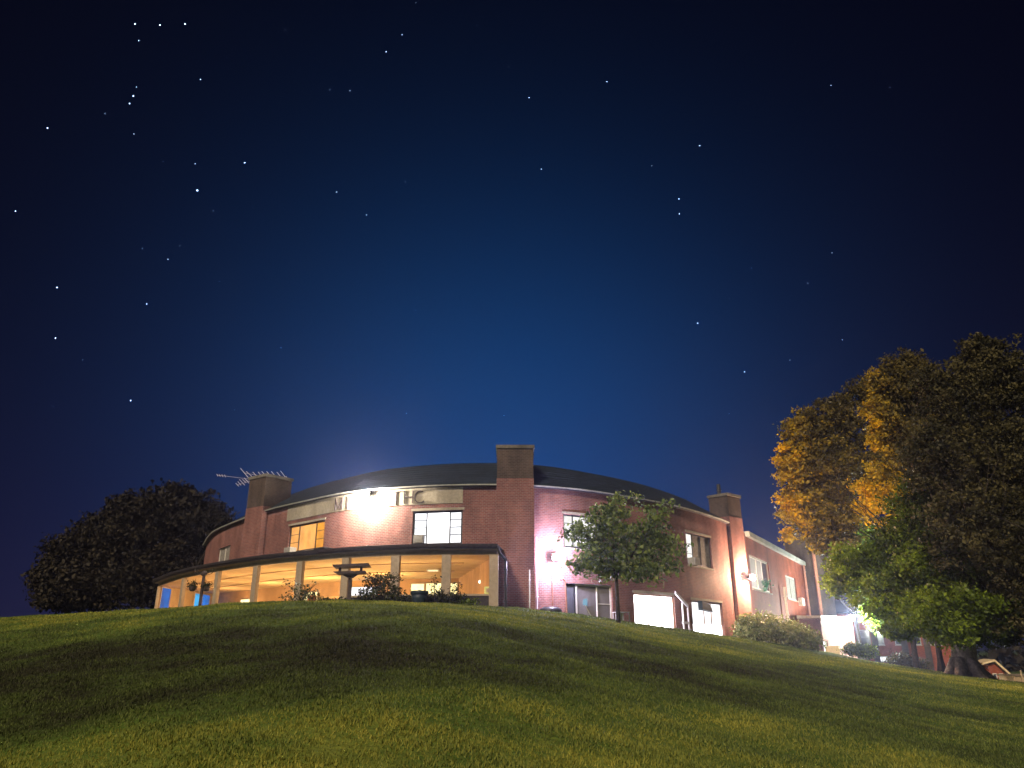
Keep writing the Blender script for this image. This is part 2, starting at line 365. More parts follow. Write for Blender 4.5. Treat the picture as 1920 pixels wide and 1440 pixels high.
# ------------------------------------------------------------------ stars
ST = [(253,45,3),(300,47,3),(347,45,3),(260,76,2),(376,149,2),(250,180,2.5),(243,194,3),(256,163,1.5),(89,240,3),(251,251,1),(306,303,1.5),(366,307,2),(459,305,2.5),(370,357,4),
 (29,396,2),(400,395,1.5),(474,388,1),(267,466,1.5),(315,486,1.5),(337,461,1),(412,528,1),(107,539,3),(275,570,2.5),(104,634,2.5),(527,652,1.5),(245,751,2.5),(780,5,1),(754,65,2.5),(724,97,2.5),
 (535,57,1),(894,48,1),(954,126,1),(618,168,1.5),(656,170,2),(1138,153,2),(992,183,2),(1015,317,2),(760,341,1.5),(631,360,1.5),(687,403,1.5),(1312,273,2),(1273,373,2),(1274,401,2),(1409,503,1.3),
 (1514,531,1.5),(1308,606,2),(1396,697,2),(1579,637,1.5),(1206,556,1),(779,582,1.5),(945,779,1.5),(762,775,2),(440,768,1.2),(1558,160,1.5),(1669,164,1),(1367,775,1.2),(1560,474,1),(155,675,1),(100,762,1),(425,108,1),(197,213,1),(743,291,1),(1367,560,1),(1222,310,1),(1481,675,1.2)]
mb = MB()
for u, v, s in ST:
    a, b, c = ray(u, v); d = Vector((a, b, c)).normalized(); P = d*4500; R = 4500/FPX*.27*s**1.25
    q = [Vector((R, 0, 0)), Vector((0, R, 0)), Vector((-R, 0, 0)), Vector((0, -R, 0))]
    for i in range(4):
        mb.face([P+q[i], P+q[(i+1) % 4], P+Vector((0, 0, R))]); mb.face([P+q[(i+1) % 4], P+q[i], P-Vector((0, 0, R))])
setp(mb.build('sky_stars', M['star']), kind='structure')

# ------------------------------------------------------------------ building plan
ZE = 7.70; ZG = 1.86
class Curve:
    def __init__(s, pts, sub=6):
        P = [Vector((x, y, 0)) for x, y in pts]; out = []
        for i in range(len(P)-1):
            p0 = P[max(i-1, 0)]; p1 = P[i]; p2 = P[i+1]; p3 = P[min(i+2, len(P)-1)]
            for k in range(sub):
                t = k/sub; out.append(.5*((2*p1)+(p2-p0)*t+(2*p0-5*p1+4*p2-p3)*t*t+(3*p1-p0-3*p2+p3)*t**3))
        out.append(P[-1]); s.p = out; s.s = [0]
        for i in range(1, len(out)): s.s.append(s.s[-1]+(out[i]-out[i-1]).length)
        s.L = s.s[-1]
    def at(s, q):
        q = min(max(q, 0), s.L-1e-6); i = int(np.searchsorted(s.s, q, side='right'))-1; i = min(i, len(s.p)-2)
        f = (q-s.s[i])/(s.s[i+1]-s.s[i]); return s.p[i].lerp(s.p[i+1], f)
    def tan(s, q, e=.6): return (s.at(min(q+e, s.L))-s.at(max(q-e, 0))).normalized()
    def nor(s, q, e=.6): t = s.tan(q, e); return Vector((t.y, -t.x, 0))
    def off(s, q, d): return s.at(q)+s.nor(q)*d
    def frame(s, q, z=0, d=0):
        """local frame on the wall: x along it, y into it, z up"""
        t = s.tan(q); n = s.nor(q); o = s.at(q)+n*d
        return Matrix(((t.x, -n.x, 0, o.x), (t.y, -n.y, 0, o.y), (0, 0, 1, z), (0, 0, 0, 1)))
    def hit(s, u, v):
        a, b, c = ray(u, v); T = a/b
        for i in range(len(s.p)-1):
            f0 = s.p[i].x-T*s.p[i].y; f1 = s.p[i+1].x-T*s.p[i+1].y
            if f0*f1 <= 0 and f0 != f1:
                k = f0/(f0-f1); P = s.p[i].lerp(s.p[i+1], k); return s.s[i]+k*(s.s[i+1]-s.s[i]), c/b*P.y
        e = min((0, len(s.p)-1), key=lambda i: abs(s.p[i].x-T*s.p[i].y)); print('clamped', u, v)
        return s.s[e], c/b*s.p[e].y
FC = Curve([(-24.3, 60.2), (-20.9, 53.2), (-17.4, 48.2), (-14.3, 44.3), (-11.3, 41.4), (-8.7, 39.2), (-5.9, 37.9), (-3.4, 37.25), (-.85, 37.1), (1.2, 37.4), (3.6, 38.4), (6.0, 40.1),
            (8.5, 42.2), (10.9, 44.8), (13.7, 48.6), (16.5, 53.4)])
WC = Curve([(16.5, 53.4), (22, 63), (27.9, 73.4)])
XC = Curve([(29.6, 76.3), (33, 82.4), (36.5, 89.0), (41, 97.5), (45.5, 106)])
PC = Curve([(-23.7, 51.8), (-20.3, 46.7), (-17.0, 42.7), (-13, 38.7), (-10.3, 36.7), (-7.7, 35.15), (-5.8, 34.35), (-3.8, 33.9), (-.62, 33.8)])

BLD = thing('curved_brick_building', 'long curved two storey red brick building on top of the hill', 'building', (0, 37, ZG))
def wall(curve, s0, s1, z0, z1, opens, name, material, parent, ds=.5, depth=.22):
    """brick skin swept along the curve with real openings and reveals; opens = (sa, sb, za, zb)"""
    S_ = sorted(set([s0, s1]+[x for o in opens for x in o[:2]]+list(np.arange(s0+ds, s1-.1, ds)))); Z_ = sorted(set([z0, z1]+[x for o in opens for x in o[2:]]))
    mb = MB()
    for i in range(len(S_)-1):
        a, b = S_[i], S_[i+1]
        if b-a < 1e-5: continue
        for j in range(len(Z_)-1):
            c, d = Z_[j], Z_[j+1]; m, q = (a+b)/2, (c+d)/2
            if any(o[0] < m < o[1] and o[2] < q < o[3] for o in opens): continue
            P, Q = curve.at(a), curve.at(b)
            mb.face([(P.x, P.y, c), (Q.x, Q.y, c), (Q.x, Q.y, d), (P.x, P.y, d)], [(a, c), (b, c), (b, d), (a, d)])
    for sa, sb, za, zb in opens:
        for q in (sa, sb):
            P = curve.at(q); R = P-curve.nor((sa+sb)/2)*depth
            mb.face([(P.x, P.y, za), (R.x, R.y, za), (R.x, R.y, zb), (P.x, P.y, zb)])
        P, Q = curve.at(sa), curve.at(sb); n = curve.nor((sa+sb)/2)*-depth
        for z in (za, zb): mb.face([(P.x, P.y, z), (Q.x, Q.y, z), (Q.x+n.x, Q.y+n.y, z), (P.x+n.x, P.y+n.y, z)])
    return mb.build(name, material, parent)
def sweep(curve, s0, s1, prof, name, material, parent, ds=.6, caps=True):
    """closed profile [(outward offset, z)] swept along the curve"""
    q = list(np.arange(s0, s1, ds))+[s1]; R = [[curve.off(x, d)+Vector((0, 0, z)) for d, z in prof] for x in q]; mb = MB(); n = len(prof)
    for i in range(len(R)-1):
        for k in range(n):
            l = (k+1) % n; mb.face([R[i][k], R[i+1][k], R[i+1][l], R[i][l]], [(q[i], k*.3), (q[i+1], k*.3), (q[i+1], k*.3+.3), (q[i], k*.3+.3)])
    if caps: mb.face(R[0]); mb.face(R[-1][::-1])
    return mb.build(name, material, parent)
def ph(curve, u0, u1, vt, vb):
    um = (u0+u1)/2; return curve.hit(u0, (vt+vb)/2)[0], curve.hit(u1, (vt+vb)/2)[0], curve.hit(um, vb)[1], curve.hit(um, vt)[1]
def window(parent, curve, o, cols=(.25, .5, .25), rows=(4, 1, 4), frame='darkm', panes=None, sill='render', bar=.085, label=None, depth=.12):
    sa, sb, za, zb = o; sm = (sa+sb)/2; A, B = curve.at(sa), curve.at(sb); W = (B-A).length
    t = (B-A).normalized(); n = Vector((t.y, -t.x, 0)); mid = (A+B)/2
    m = Matrix(((t.x, -n.x, 0, mid.x), (t.y, -n.y, 0, mid.y), (0, 0, 1, za), (0, 0, 0, 1))); H = zb-za
    fr = MB(); y0, y1 = depth-.03, depth+.04
    fr.box(-W/2, -W/2+bar, y0, y1, 0, H, m); fr.box(W/2-bar, W/2, y0, y1, 0, H, m)
    fr.box(-W/2+bar, W/2-bar, y0, y1, H-bar, H, m); fr.box(-W/2+bar, W/2-bar, y0, y1, 0, bar, m)
    x = -W/2+bar; iw = W-2*bar; tot = sum(cols); spots = []
    for ci, (c, r) in enumerate(zip(cols, rows)):
        cw = iw*c/tot; xa = x+(bar*.6 if ci else 0); xb = x+cw
        if ci: fr.box(x, xa, y0-.01, y1+.01, bar, H-bar, m)
        hh = (H-2*bar)/r
        for k in range(r):
            zlo = bar+k*hh+(bar*.35 if k else 0); zhi = bar+(k+1)*hh
            if k: fr.box(xa, xb, y0+.005, y1-.005, bar+k*hh, zlo, m)
            spots.append((xa, xb, zlo, zhi, ci, k))
        x += cw
    wo = fr.build('window', M[frame], parent)
    if label: wo['label'] = label
    for xa, xb, zl, zh, ci, k in spots:
        pm = panes(ci, k) if callable(panes) else panes
        MB().box(xa, xb, depth+.002, depth+.012, zl, zh, m).build('pane', M[pm], wo)
    if sill:
        MB().box(-W/2-.06, W/2+.06, -.07, depth-.035, -.09, -.003, m).build('sill', M[sill], wo)
    return wo, m, W, H

# ---- openings in pixels of the photograph turned into places on the wall
o1 = ph(FC, 541, 607, 981, 1032); o2 = ph(FC, 773, 867, 957, 1021); o0 = ph(FC, 409, 430, 1026, 1055)
o3 = ph(FC, 1057, 1122, 966, 1028); o4 = ph(FC, 1288, 1334, 1003, 1062)
zt = (o2[3]+o3[3])/2
d1 = ph(FC, 1082, 1149, 1096, 1166); d0 = ph(FC, 1060, 1081, 1094, 1150)
g1 = ph(FC, 1190, 1266, 1114, 1180); g2 = ph(FC, 1299, 1356, 1128, 1192)
sR = FC.hit(966, 1000)[0]; sEnd = FC.L
FLOORZ = 3.98
wall(FC, 0, sR, FLOORZ, ZE, [o0, o1, o2], 'wall', M['brick'], BLD)
GO = [(d0[0], d1[1], .3, d1[3]), (g1[0], g1[1], .2, g1[3]), (g2[0], g2[1], .0, g2[3])]
wall(FC, sR, sEnd, -3, ZE, [o3, o4]+GO, 'wall', M['brick'], BLD)
# end return wall at the far left, and the body behind
P0 = FC.at(0); n0 = FC.nor(0)
mb = MB(); Q = P0-n0*9; mb.face([(Q.x, Q.y, FLOORZ), (P0.x, P0.y, FLOORZ), (P0.x, P0.y, ZE), (Q.x, Q.y, ZE)]); mb.build('end_wall', M['brick'], BLD)
# beige frieze band with the letters
sa, _ = FC.hit(540, 960); sb, zb_ = FC.hit(868, 920)
sweep(FC, sa, sb, [(.0, ZE-.86), (.035, ZE-.86), (.035, ZE-.02), (0, ZE-.02)], 'frieze_band', M['render'], BLD)
# concrete panel joints above the bright window
# roof
s3 = FC.hit(1362, 1000)[0]
def roof(curve, s0, s1, name):
    pr = [(.20, ZE), (.20, ZE+.06), (-2.5, ZE+1.78), (-3.2, ZE+1.85), (-8.0, ZE+1.9), (-8.0, ZE)]
    return sweep(curve, s0, s1, pr, name, M['roof'], BLD, ds=.8)
roof(FC, 0, s3, 'roof')
sweep(FC, 0, s3, [(.205, ZE-.01), (.27, ZE-.01), (.28, ZE+.05), (.26, ZE+.05), (.25, ZE+.01), (.205, ZE+.01)], 'gutter', M['gutter'], BLD)
sweep(FC, 0, s3, [(.01, ZE-.04), (.20, ZE-.04), (.20, ZE-.003), (.01, ZE-.003)], 'soffit', M['fascia'], BLD)
# shingle courses on the visible slope
for k in range(1, 9):
    d = .20-2.7*k/9.2; z = ZE+.06+1.72*(.20-d)/2.7
    sweep(FC, 0, s3, [(d, z+.004), (d, z+.014), (d-.25, z+.16)], 'shingle_course', M['roof'], BLD, ds=.8)
# wing
WO1 = ph(WC, 1408, 1443, 1048, 1107); WO2 = ph(WC, 1475, 1493, 1082, 1124)
wall(WC, 0, WC.L, -3, ZE, [WO1, WO2], 'wall', M['brick2'], BLD)
sweep(WC, 0, WC.L, [(.02, ZE-.22), (.30, ZE-.22), (.30, ZE+.12), (-6, ZE+.25), (-6, ZE)], 'roof_edge', M['gutter'], BLD)
XO1 = ph(XC, 1533, 1551, 1107, 1148)
wall(XC, 0, XC.L, -4, ZE, [XO1], 'wall', M['brick'], BLD)
sweep(XC, 0, XC.L, [(.02, ZE-.22), (.30, ZE-.22), (.30, ZE+.12), (-6, ZE+.25), (-6, ZE)], 'roof_edge', M['gutter'], BLD)

# low annex beyond the tower
AX = Curve([(26.0, 66.0), (28.1, 67.75), (30.2, 69.5)])
AO = ph(AX, 1539, 1553, 1201, 1224)
wall(AX, 0, AX.L, -3, 2.45, [AO], 'wall', M['brick'], BLD)
sweep(AX, 0, AX.L, [(.05, 2.25), (.12, 2.25), (.12, 2.62), (-4, 2.75), (-4, 2.5)], 'roof_edge', M['white'], BLD)
sweep(AX, 0, AX.L, [(.004, 1.75), (.05, 1.75), (.05, 1.87), (.004, 1.87)], 'string_course', M['stone'], BLD)
P0 = AX.at(0); P1 = P0-AX.nor(0)*5; MB().face([(P1.x, P1.y, -3), (P0.x, P0.y, -3), (P0.x, P0.y, 2.45), (P1.x, P1.y, 2.45)])
mb = MB(); mb.face([(P1.x, P1.y, -3), (P0.x, P0.y, -3), (P0.x, P0.y, 2.45), (P1.x, P1.y, 2.45)]); mb.build('end_wall', M['brick'], BLD)
window(BLD, AX, AO, (.6, .4), (1, 1), 'white', lambda c, k: 'g_white' if c == 0 else 'darkroom', None, .08, 'small bright window low on the annex')
# windows
window(BLD, FC, o0, (.5, .5), (1, 1), 'white', 'curtain_d', label='narrow dim curtained window at far left end')
window(BLD, FC, o1, panes=lambda c, k: ('g_orange', 'g_orange', 'g_orange2')[c], frame='wood', rows=(3, 1, 3), label='window with glowing orange curtains')
window(BLD, FC, o2, panes=lambda c, k: 'g_white2' if c == 1 else 'g_white', frame='darkm', bar=.10, label='window blazing with white light')
window(BLD, FC, o3, panes=lambda c, k: 'g_pale', frame='darkm', label='pale lit window partly behind small tree')
window(BLD, FC, o4, panes=lambda c, k: ('g_pale', 'curtain_d', 'curtain_d')[c], cols=(.25, .35, .4), rows=(3, 1, 1), frame='darkm', label='window with pale left panes and grey curtain')
def lintel(o, curve=FC, h=.12):
    sweep(curve, o[0]-.08, o[1]+.08, [(.003, o[3]+.003), (.03, o[3]+.003), (.03, o[3]+h), (.003, o[3]+h)], 'lintel', M['render'], BLD)
for o in (o2, o3, o4, o1): lintel(o)
_, mw, Ww, Hw = window(BLD, WC, WO1, (.36, .3, .34), (1, 1, 1), 'white', lambda c, k: ('g_dim', 'g_dim', 'darkroom')[c], bar=.16, label='white framed wing window with a green plant behind it')
_, mw2, Ww2, Hw2 = window(BLD, WC, WO2, (.5, .5), (1, 1), 'grey', 'curtain_d', bar=.12, label='dark curtained wing window')
window(BLD, XC, XO1, (.5, .5), (1, 1), 'grey', 'curtain_d', bar=.12, label='dim window beyond the tower')

# ground floor glazing
def glazed(o, cols, rows, frame, panes, z0, label, bar=.09, depth=.12):
    return window(BLD, FC, (o[0], o[1], z0, o[3]), cols, rows, frame, panes, None, bar, label, depth)
glazed((d0[0], d0[1]-.01, 0, d1[3]), (1,), (1,), 'darkm', 'greyglass2', .31, 'dark panel beside the patio door')
glazed(d1, (.58, .42), (1, 3), 'white', lambda c, k: 'greyglass', .31, 'grey framed patio door with dark glass')
glazed(g1, (.33, .34, .33), (1, 1, 1), 'pink', 'g_blaze', .21, 'large ground floor window blazing white', bar=.10)
glazed(g2, (.4, .25, .35), (2, 2, 2), 'pink', lambda c, k: 'g_blaze' if k == 0 else 'g_white', .01, 'glazed entrance doors blazing white', bar=.10)
for o in (g1, g2): lintel((o[0], o[1], 0, o[3]), h=.14)
# curtain hooks rail of the lit window, seen dark against the light
A = FC.frame((g1[0]+g1[1])/2, g1[3], 0)
MB().box(-1.2, 1.2, .03, .06, -.16, -.13, A).box(-.5, -.46, .03, .06, -.30, -.16, A).box(.46, .5, .03, .06, -.30, -.16, A).build('curtain_rail', M['grey'], BLD)
# blue sticker on the patio door
q, z = FC.hit(1098, 1129); A = FC.frame(q, z, .0)
MB().prism([(-.14, -.14), (.13, -.17), (.15, .19), (-.1, .13)], (.05, .06), A).build('sticker', M['g_sign'], BLD)

# ---- chimneys: (centre, width, depth, angle, top)
def chimney(c, w_, d_, ang, zt_, z0, zsplit, label, caph=.18, lower='brick', upper='brick_old', pot=False):
    m = Matrix.Translation((c[0], c[1], 0)) @ Matrix.Rotation(math.radians(ang), 4, 'Z')
    ch = MB().box(-w_/2, w_/2, -d_/2, d_/2, z0, zsplit, m).build('chimney', M[lower], BLD); ch['label'] = label
    MB().box(-w_/2+.02, w_/2-.02, -d_/2+.02, d_/2-.02, zsplit+.001, zt_-caph, m).build('stack', M[upper], ch)
    MB().box(-w_/2-.05, w_/2+.05, -d_/2-.05, d_/2+.05, zt_-caph+.002, zt_, m).build('cap', M['stone'], ch)
    return ch, m
chimney((.16, 38.0), 1.86, 2.6, 0, 9.72, -1, 8.0, 'broad central chimney rising from the ground')
c1 = at(492, 1040, 45.6)
ch1, mch1 = chimney((c1.x+.05, 45.55), 1.75, 1.9, -38, 9.95, 4.0, 8.0, 'chimney at left carrying the antenna')
c3 = at(1366, 1000, 50.8)
ch3, mch3 = chimney((14.35, 50.2), 1.55, 1.5, 42, 9.75, -2, 8.2, 'chimney between the curved front and the wing', lower='brick')
# tower between wing and far block
tw = at(1517, 1100, 74); mt = Matrix.Translation((28.9, 74.6, 0)) @ Matrix.Rotation(math.radians(34), 4, 'Z')
tower = MB().box(-1.25, 1.25, -1.5, 1.5, -3, 10.6, mt).build('stair_tower', M['brick_old'], BLD)
MB().box(-1.35, 1.35, -1.6, 1.6, 10.602, 10.75, mt).build('coping', M['fascia'], tower)

# ---- letters on the frieze (those that stand clear of the glare)
STROKES = {'M': [((-.27, -.3), (-.27, .3)), ((-.27, .3), (0, -.26)), ((0, -.26), (.27, .3)), ((.27, .3), (.27, -.3))], 'I': [((0, -.3), (0, .3))],
 'T': [((0, -.34), (0, .28)), ((-.25, .3), (.25, .3))], 'H': [((-.24, -.3), (-.24, .3)), ((.24, -.3), (.24, .3)), ((-.24, 0), (.24, 0))],
 'O': [((.30*math.cos(a_), .30*math.sin(a_)), (.30*math.cos(a_+.45), .30*math.sin(a_+.45))) for a_ in np.arange(1.2, 5.0, .42)]}
def letter(ch, u, v):
    q, z = FC.hit(u, v); A = FC.frame(q, z, .075); mb = MB(); w2 = .024
    for (x0, z0), (x1, z1) in STROKES[ch]:
        d = Vector((x1-x0, z1-z0)).normalized()*.02; p = Vector((-d.y, d.x))/.02*w2
        mb.prism([(x0-d.x-p.x, z0-d.y-p.y), (x1+d.x-p.x, z1+d.y-p.y), (x1+d.x+p.x, z1+d.y+p.y), (x0-d.x+p.x, z0-d.y+p.y)], (-.02, .03), A)
    r = mb.build('letter', M['wood'], BLD); r['label'] = 'dark thin letter '+ch
for ch, u, v in (('M', 637, 945), ('I', 653, 943), ('T', 744, 934), ('H', 767, 932.5), ('O', 789, 932)): letter(ch, u, v)

# ------------------------------------------------------------------ porch (sun room) and its rooms
ZP, ZH, ZS = 4.32, 3.92, 2.24
DEEP = [(-23.1, 60.2), (-19, 56), (-12, 49.5), (-7, 47), (-3.2, 46.3)]
POR = thing('glazed_porch', 'long curved glazed sun porch glowing orange along the front of the curved building', 'porch', (-8, 36, ZG))
# roof sheet from porch eave to the wall
NQ = 60; mb = MB(); mt_ = MB(); mc = MB(); mf = MB()
def fcq(i):  # matching points on the facade for the roof's back edge
    t = i/NQ; return FC.at(t*sR*.985)-FC.nor(t*sR*.985)*0
for i in range(NQ):
    a, b = PC.off(PC.L*i/NQ, .30), PC.off(PC.L*(i+1)/NQ, .30); c, d = fcq(i+1), fcq(i)
    mt_.face([(a.x, a.y, ZP), (b.x, b.y, ZP), (c.x, c.y, 4.5), (d.x, d.y, 4.5)])
mt_.build('roof_sheet', M['roof'], POR)
sweep(PC, 0, PC.L, [(.30, 4.15), (.36, 4.15), (.36, ZP+.02), (.30, ZP+.02)], 'fascia', M['fascia'], POR)
sweep(PC, 0, PC.L, [(.365, 4.24), (.44, 4.23), (.46, ZP+.03), (.44, ZP+.03), (.42, 4.26), (.365, 4.27)], 'gutter', M['fascia'], POR)
sweep(PC, 0, PC.L, [(-.10, 4.08), (.30, 4.11), (.30, 4.145), (-.10, 4.145)], 'soffit', M['post'], POR)
sweep(PC, 0, PC.L, [(-.06, ZH), (.05, ZH), (.05, 4.078), (-.06, 4.078)], 'header', M['post'], POR)
sweep(PC, 0, PC.L, [(.05, ZH+.03), (.075, ZH+.03), (.075, ZH+.06), (.05, ZH+.06)], 'header_trim', M['post'], POR)
posts = [302, 346.5, 409, 480, 562, 648, 741, 836.5, 932]; PS = [PC.hit(u, 1080)[0] for u in posts]; PS[0] = .12; PS[-1] = PC.L-.18
for i, q in enumerate(PS):
    A = PC.frame(q, 0, 0); w2 = .20 if i else .14
    MB().box(-w2, w2, -.09, .10, ZG-.6, ZH-.002, A).build('post', M['post'], POR)
for i in range(8):
    a, b = PS[i]+(.21), PS[i+1]-.21; zs = ZS if i >= 5 else 1.9
    A_1, B_1 = PC.at(a), PC.at(b)
    mbp = MB(); mbp.face([(A_1.x, A_1.y, zs), (B_1.x, B_1.y, zs), (B_1.x, B_1.y, ZH), (A_1.x, A_1.y, ZH)]); pn = mbp.build('pane', M['glass'], POR)
    sweep(PC, a, b, [(-.03, zs-.08), (.07, zs-.08), (.07, zs), (-.03, zs)], 'sill', M['post'], POR, ds=3)
    sweep(PC, a, b, [(-.05, ZG-1), (.03, ZG-1), (.03, zs-.082), (-.05, zs-.082)], 'plinth', M['fascia' if i >= 5 else 'post'], POR, ds=3)
# right end: return wall, downpipe
e0, e1 = PC.at(PC.L), Vector((-.75, 37.05, 0))
mb = MB(); mb.face([(e0.x+.02, e0.y, ZG-1), (e1.x+.02, e1.y, ZG-1), (e1.x+.02, e1.y, 4.1), (e0.x+.02, e0.y, 4.1)]); mb.build('end_wall', M['white'], POR)
# interior: rooms behind, floor, ceiling, walls
inner = [PC.at(PC.L*i/NQ) for i in range(NQ+1)]
DC = Curve(DEEP, 8)
dq = [DC.at(DC.L*i/NQ) for i in range(NQ+1)]
for i in range(NQ):
    a, b, c, d = inner[i], inner[i+1], dq[i+1], dq[i]
    mc.face([(d.x, d.y, ZH+.06), (c.x, c.y, ZH+.06), (b.x, b.y, ZH+.06), (a.x, a.y, ZH+.06)])
    mf.face([(a.x, a.y, ZG), (b.x, b.y, ZG), (c.x, c.y, ZG), (d.x, d.y, ZG)])
mc.build('ceiling', M['cream'], POR); mf.build('floor', M['floor'], POR)
mb = MB()
for i in range(NQ):
    c, d = dq[i+1], dq[i]; mb.face([(d.x, d.y, ZG), (c.x, c.y, ZG), (c.x, c.y, ZH+.06), (d.x, d.y, ZH+.06)])
mb.build('back_wall', M['tan'], POR)
mb = MB(); mb.face([(-3.2, 46.3, ZG), (-.66, 33.9, ZG), (-.66, 33.9, ZH+.06), (-3.2, 46.3, ZH+.06)]); mb.build('side_wall', M['tan'], POR)
mb = MB(); mb.face([(-23.68, 51.9, ZG), (-23.1, 60.2, ZG), (-23.1, 60.2, ZH+.06), (-23.68, 51.9, ZH+.06)]); mb.build('side_wall', M['cream'], POR)
# orange dado band low on the back wall
sweep(DC, 3, DC.L*.75, [(0.02, ZG), (.04, ZG), (.04, 2.75), (.02, 2.75)], 'dado', M['terra'], POR)
# back windows
for (u0, u1, vt, vb, mm) in ((771, 795, 1095, 1116, 'g_warm'), (799, 829, 1094, 1116, 'g_warm'), (842, 857, 1094, 1115, 'g_warm'), (657, 706, 1101, 1121, 'g_white'), (569, 595, 1111, 1127, 'g_warm'), (452, 470, 1124, 1130, 'g_warm')):
    a = DC.hit(u0, vb)[0]; b = DC.hit(u1, vb)[0]; zb0 = DC.hit((u0+u1)/2, vb)[1]; zt0 = DC.hit((u0+u1)/2, vt)[1]
    A = DC.frame((a+b)/2, 0, .03); W = b-a
    fr = MB(); fr.box(-W/2-.07, -W/2, -.03, .03, zb0-.07, zt0+.07, A).box(W/2, W/2+.07, -.03, .03, zb0-.07, zt0+.07, A).box(-W/2, W/2, -.03, .03, zt0, zt0+.07, A).box(-W/2, W/2, -.03, .03, zb0-.07, zb0, A)
    f = fr.build('window', M['post'], POR); MB().box(-W/2, W/2, -.01, .01, zb0, zt0, A).build('pane', M[mm], f)
# doorway frame and dark cabinet seen in the middle bay
a, zz0 = DC.hit(622, 1118); A = DC.frame(a, 0, .05)
MB().box(-.95, -.85, -.05, .0, ZG, 3.1, A).box(.85, .95, -.05, .0, ZG, 3.1, A).box(-.85, .85, -.05, 0, 3.0, 3.1, A).build('door_frame', M['cream'], POR)
MB().box(-.25, .85, -.06, .0, ZG, 2.85, A).build('door', M['fascia'], POR)
# blue windows in the left end wall (wall runs straight back)
for y0, y1, ztp, mm in ((52.15, 56.0, 3.86, 'g_blue'), (56.9, 57.7, 3.80, 'g_cyan'), (58.1, 60.0, 3.80, 'g_blue')):
    x0 = -23.66+(y0-51.9)/8.3*.58; x1 = -23.66+(y1-51.9)/8.3*.58
    f = MB().box(0, .05, y0-.08, y1+.08, 2.2, ztp+.08, Matrix.Translation((x0, 0, 0))).build('window', M['white'], POR)
    MB().box(0.051, .07, y0, y1, 2.28, ztp, Matrix.Translation((x0, 0, 0))).build('pane', M[mm], f)
# ceiling battens
for k, d in enumerate((.30, .62)):
    path = [inner[i].lerp(dq[i], d)+Vector((0, 0, ZH+.04)) for i in range(4, NQ-1)]
    MB().tube(path, .022, 4).build('ceiling_batten', M['tan'], POR)
# added lamps, unseen below the sill, to light the porch room
LP = [(7, .35, 30, 'near the glass in the first porch bay from the left'), (17, .3, 42, 'near the glass in the second porch bay from the left'), (27, .3, 48, 'near the glass in the third porch bay from the left'), (36, .3, 52, 'near the glass in the fourth porch bay from the left'),
      (44, .28, 60, 'near the glass in the fifth porch bay from the left'), (51, .28, 45, 'near the glass in the seventh porch bay from the left'), (56, .25, 26, 'near the glass in the rightmost porch bay'),
      (12, .75, 70, 'deep in the room behind the second porch bay'), (26, .74, 100, 'deep in the room behind the third porch bay'), (38, .72, 130, 'deep in the room behind the fifth porch bay'), (49, .7, 130, 'deep in the room behind the bay with the tall shrub')]
for i, d, pw, where in LP:
    P = inner[i].lerp(dq[i], d); P.z = ZG
    cl = thing('added_room_lamp', 'added unseen lamp '+where, 'lamp', P, 'added unseen lamps inside the porch')
    MB().lathe([(.28, 0), (.28, .03), (.03, .06), (.03, .22), (.3, .23), (.3, .26)], 12, Matrix.Translation(P)).build('table', M['wood'], cl)  # stand invented to carry the added lamp
    MB().lathe([(.06, .261), (.02, .28), (.02, .32)], 10, Matrix.Translation(P)).build('base', M['wood'], cl)
    lamp('bulb', P+Vector((0, 0, .46)), pw, (1, .55, .20), .2, cl)
# ceiling panel light
P = at(812, 1065, 41.0); P.z = ZH+.035
cl = thing('ceiling_panel', 'rectangular ceiling vent panel glowing in the second porch bay from the right', 'ceiling panel', P)
mm_ = Matrix.Translation(P)
MB().box(-.34, .34, -.34, -.28, -.05, 0, mm_).box(-.34, .34, .28, .34, -.05, 0, mm_).box(-.34, -.28, -.28, .28, -.05, 0, mm_).box(.28, .34, -.28, .28, -.05, 0, mm_).build('frame', M['white'], cl)
MB().box(-.28, .28, -.28, .28, -.03, -.01, mm_).build('diffuser', M['g_panel'], cl)
# pendant
P = at(900, 1091, 38.5)
cl = thing('pendant_light', 'small white globe hanging on a long stem in the rightmost porch bay', 'pendant light', (P.x, P.y, ZH))
MB().tube([(P.x, P.y, P.z+.06), (P.x, P.y, ZH+.05)], .018, 6).build('stem', M['cream'], cl)
MB().lathe([(.01, -.08), (.055, -.06), (.08, 0), (.055, .06), (.01, .08)], 12, Matrix.Translation(P)).build('globe', M['g_globe'], cl, True)
# framed yellow notice
P = at(915, 1107, 35.2); mm_ = Matrix.Translation(P)
nt_ = thing('notice_frame', 'small yellow framed notice low in the rightmost porch bay', 'notice', P)
MB().box(-.17, .17, 0, .03, -.17, .17, mm_).build('board', M['g_yel'], nt_)
MB().box(-.075, .075, -.012, -.002, -.10, .09, mm_).build('print', M['post'], nt_)
# red and white chairs / stuff inside at 580,1110
P = at(583, 1117, 44); mm_ = Matrix.Translation((P.x, P.y, ZG))
tb = thing('red_chair', 'red dining chair standing inside the porch behind the left shrub', 'chair', (P.x, P.y, ZG))
MB().box(-.25, .25, -.25, .25, .42, .48, mm_).build('seat', M['terra'], tb)
MB().box(-.25, .25, .22, .27, .48, 1.0, mm_).build('backrest', M['terra'], tb)
for dx in (-.23, .19):
    for dy in (-.23, .2): MB().box(dx, dx+.04, dy, dy+.04, 0, .419, mm_).build('leg', M['wood'], tb)

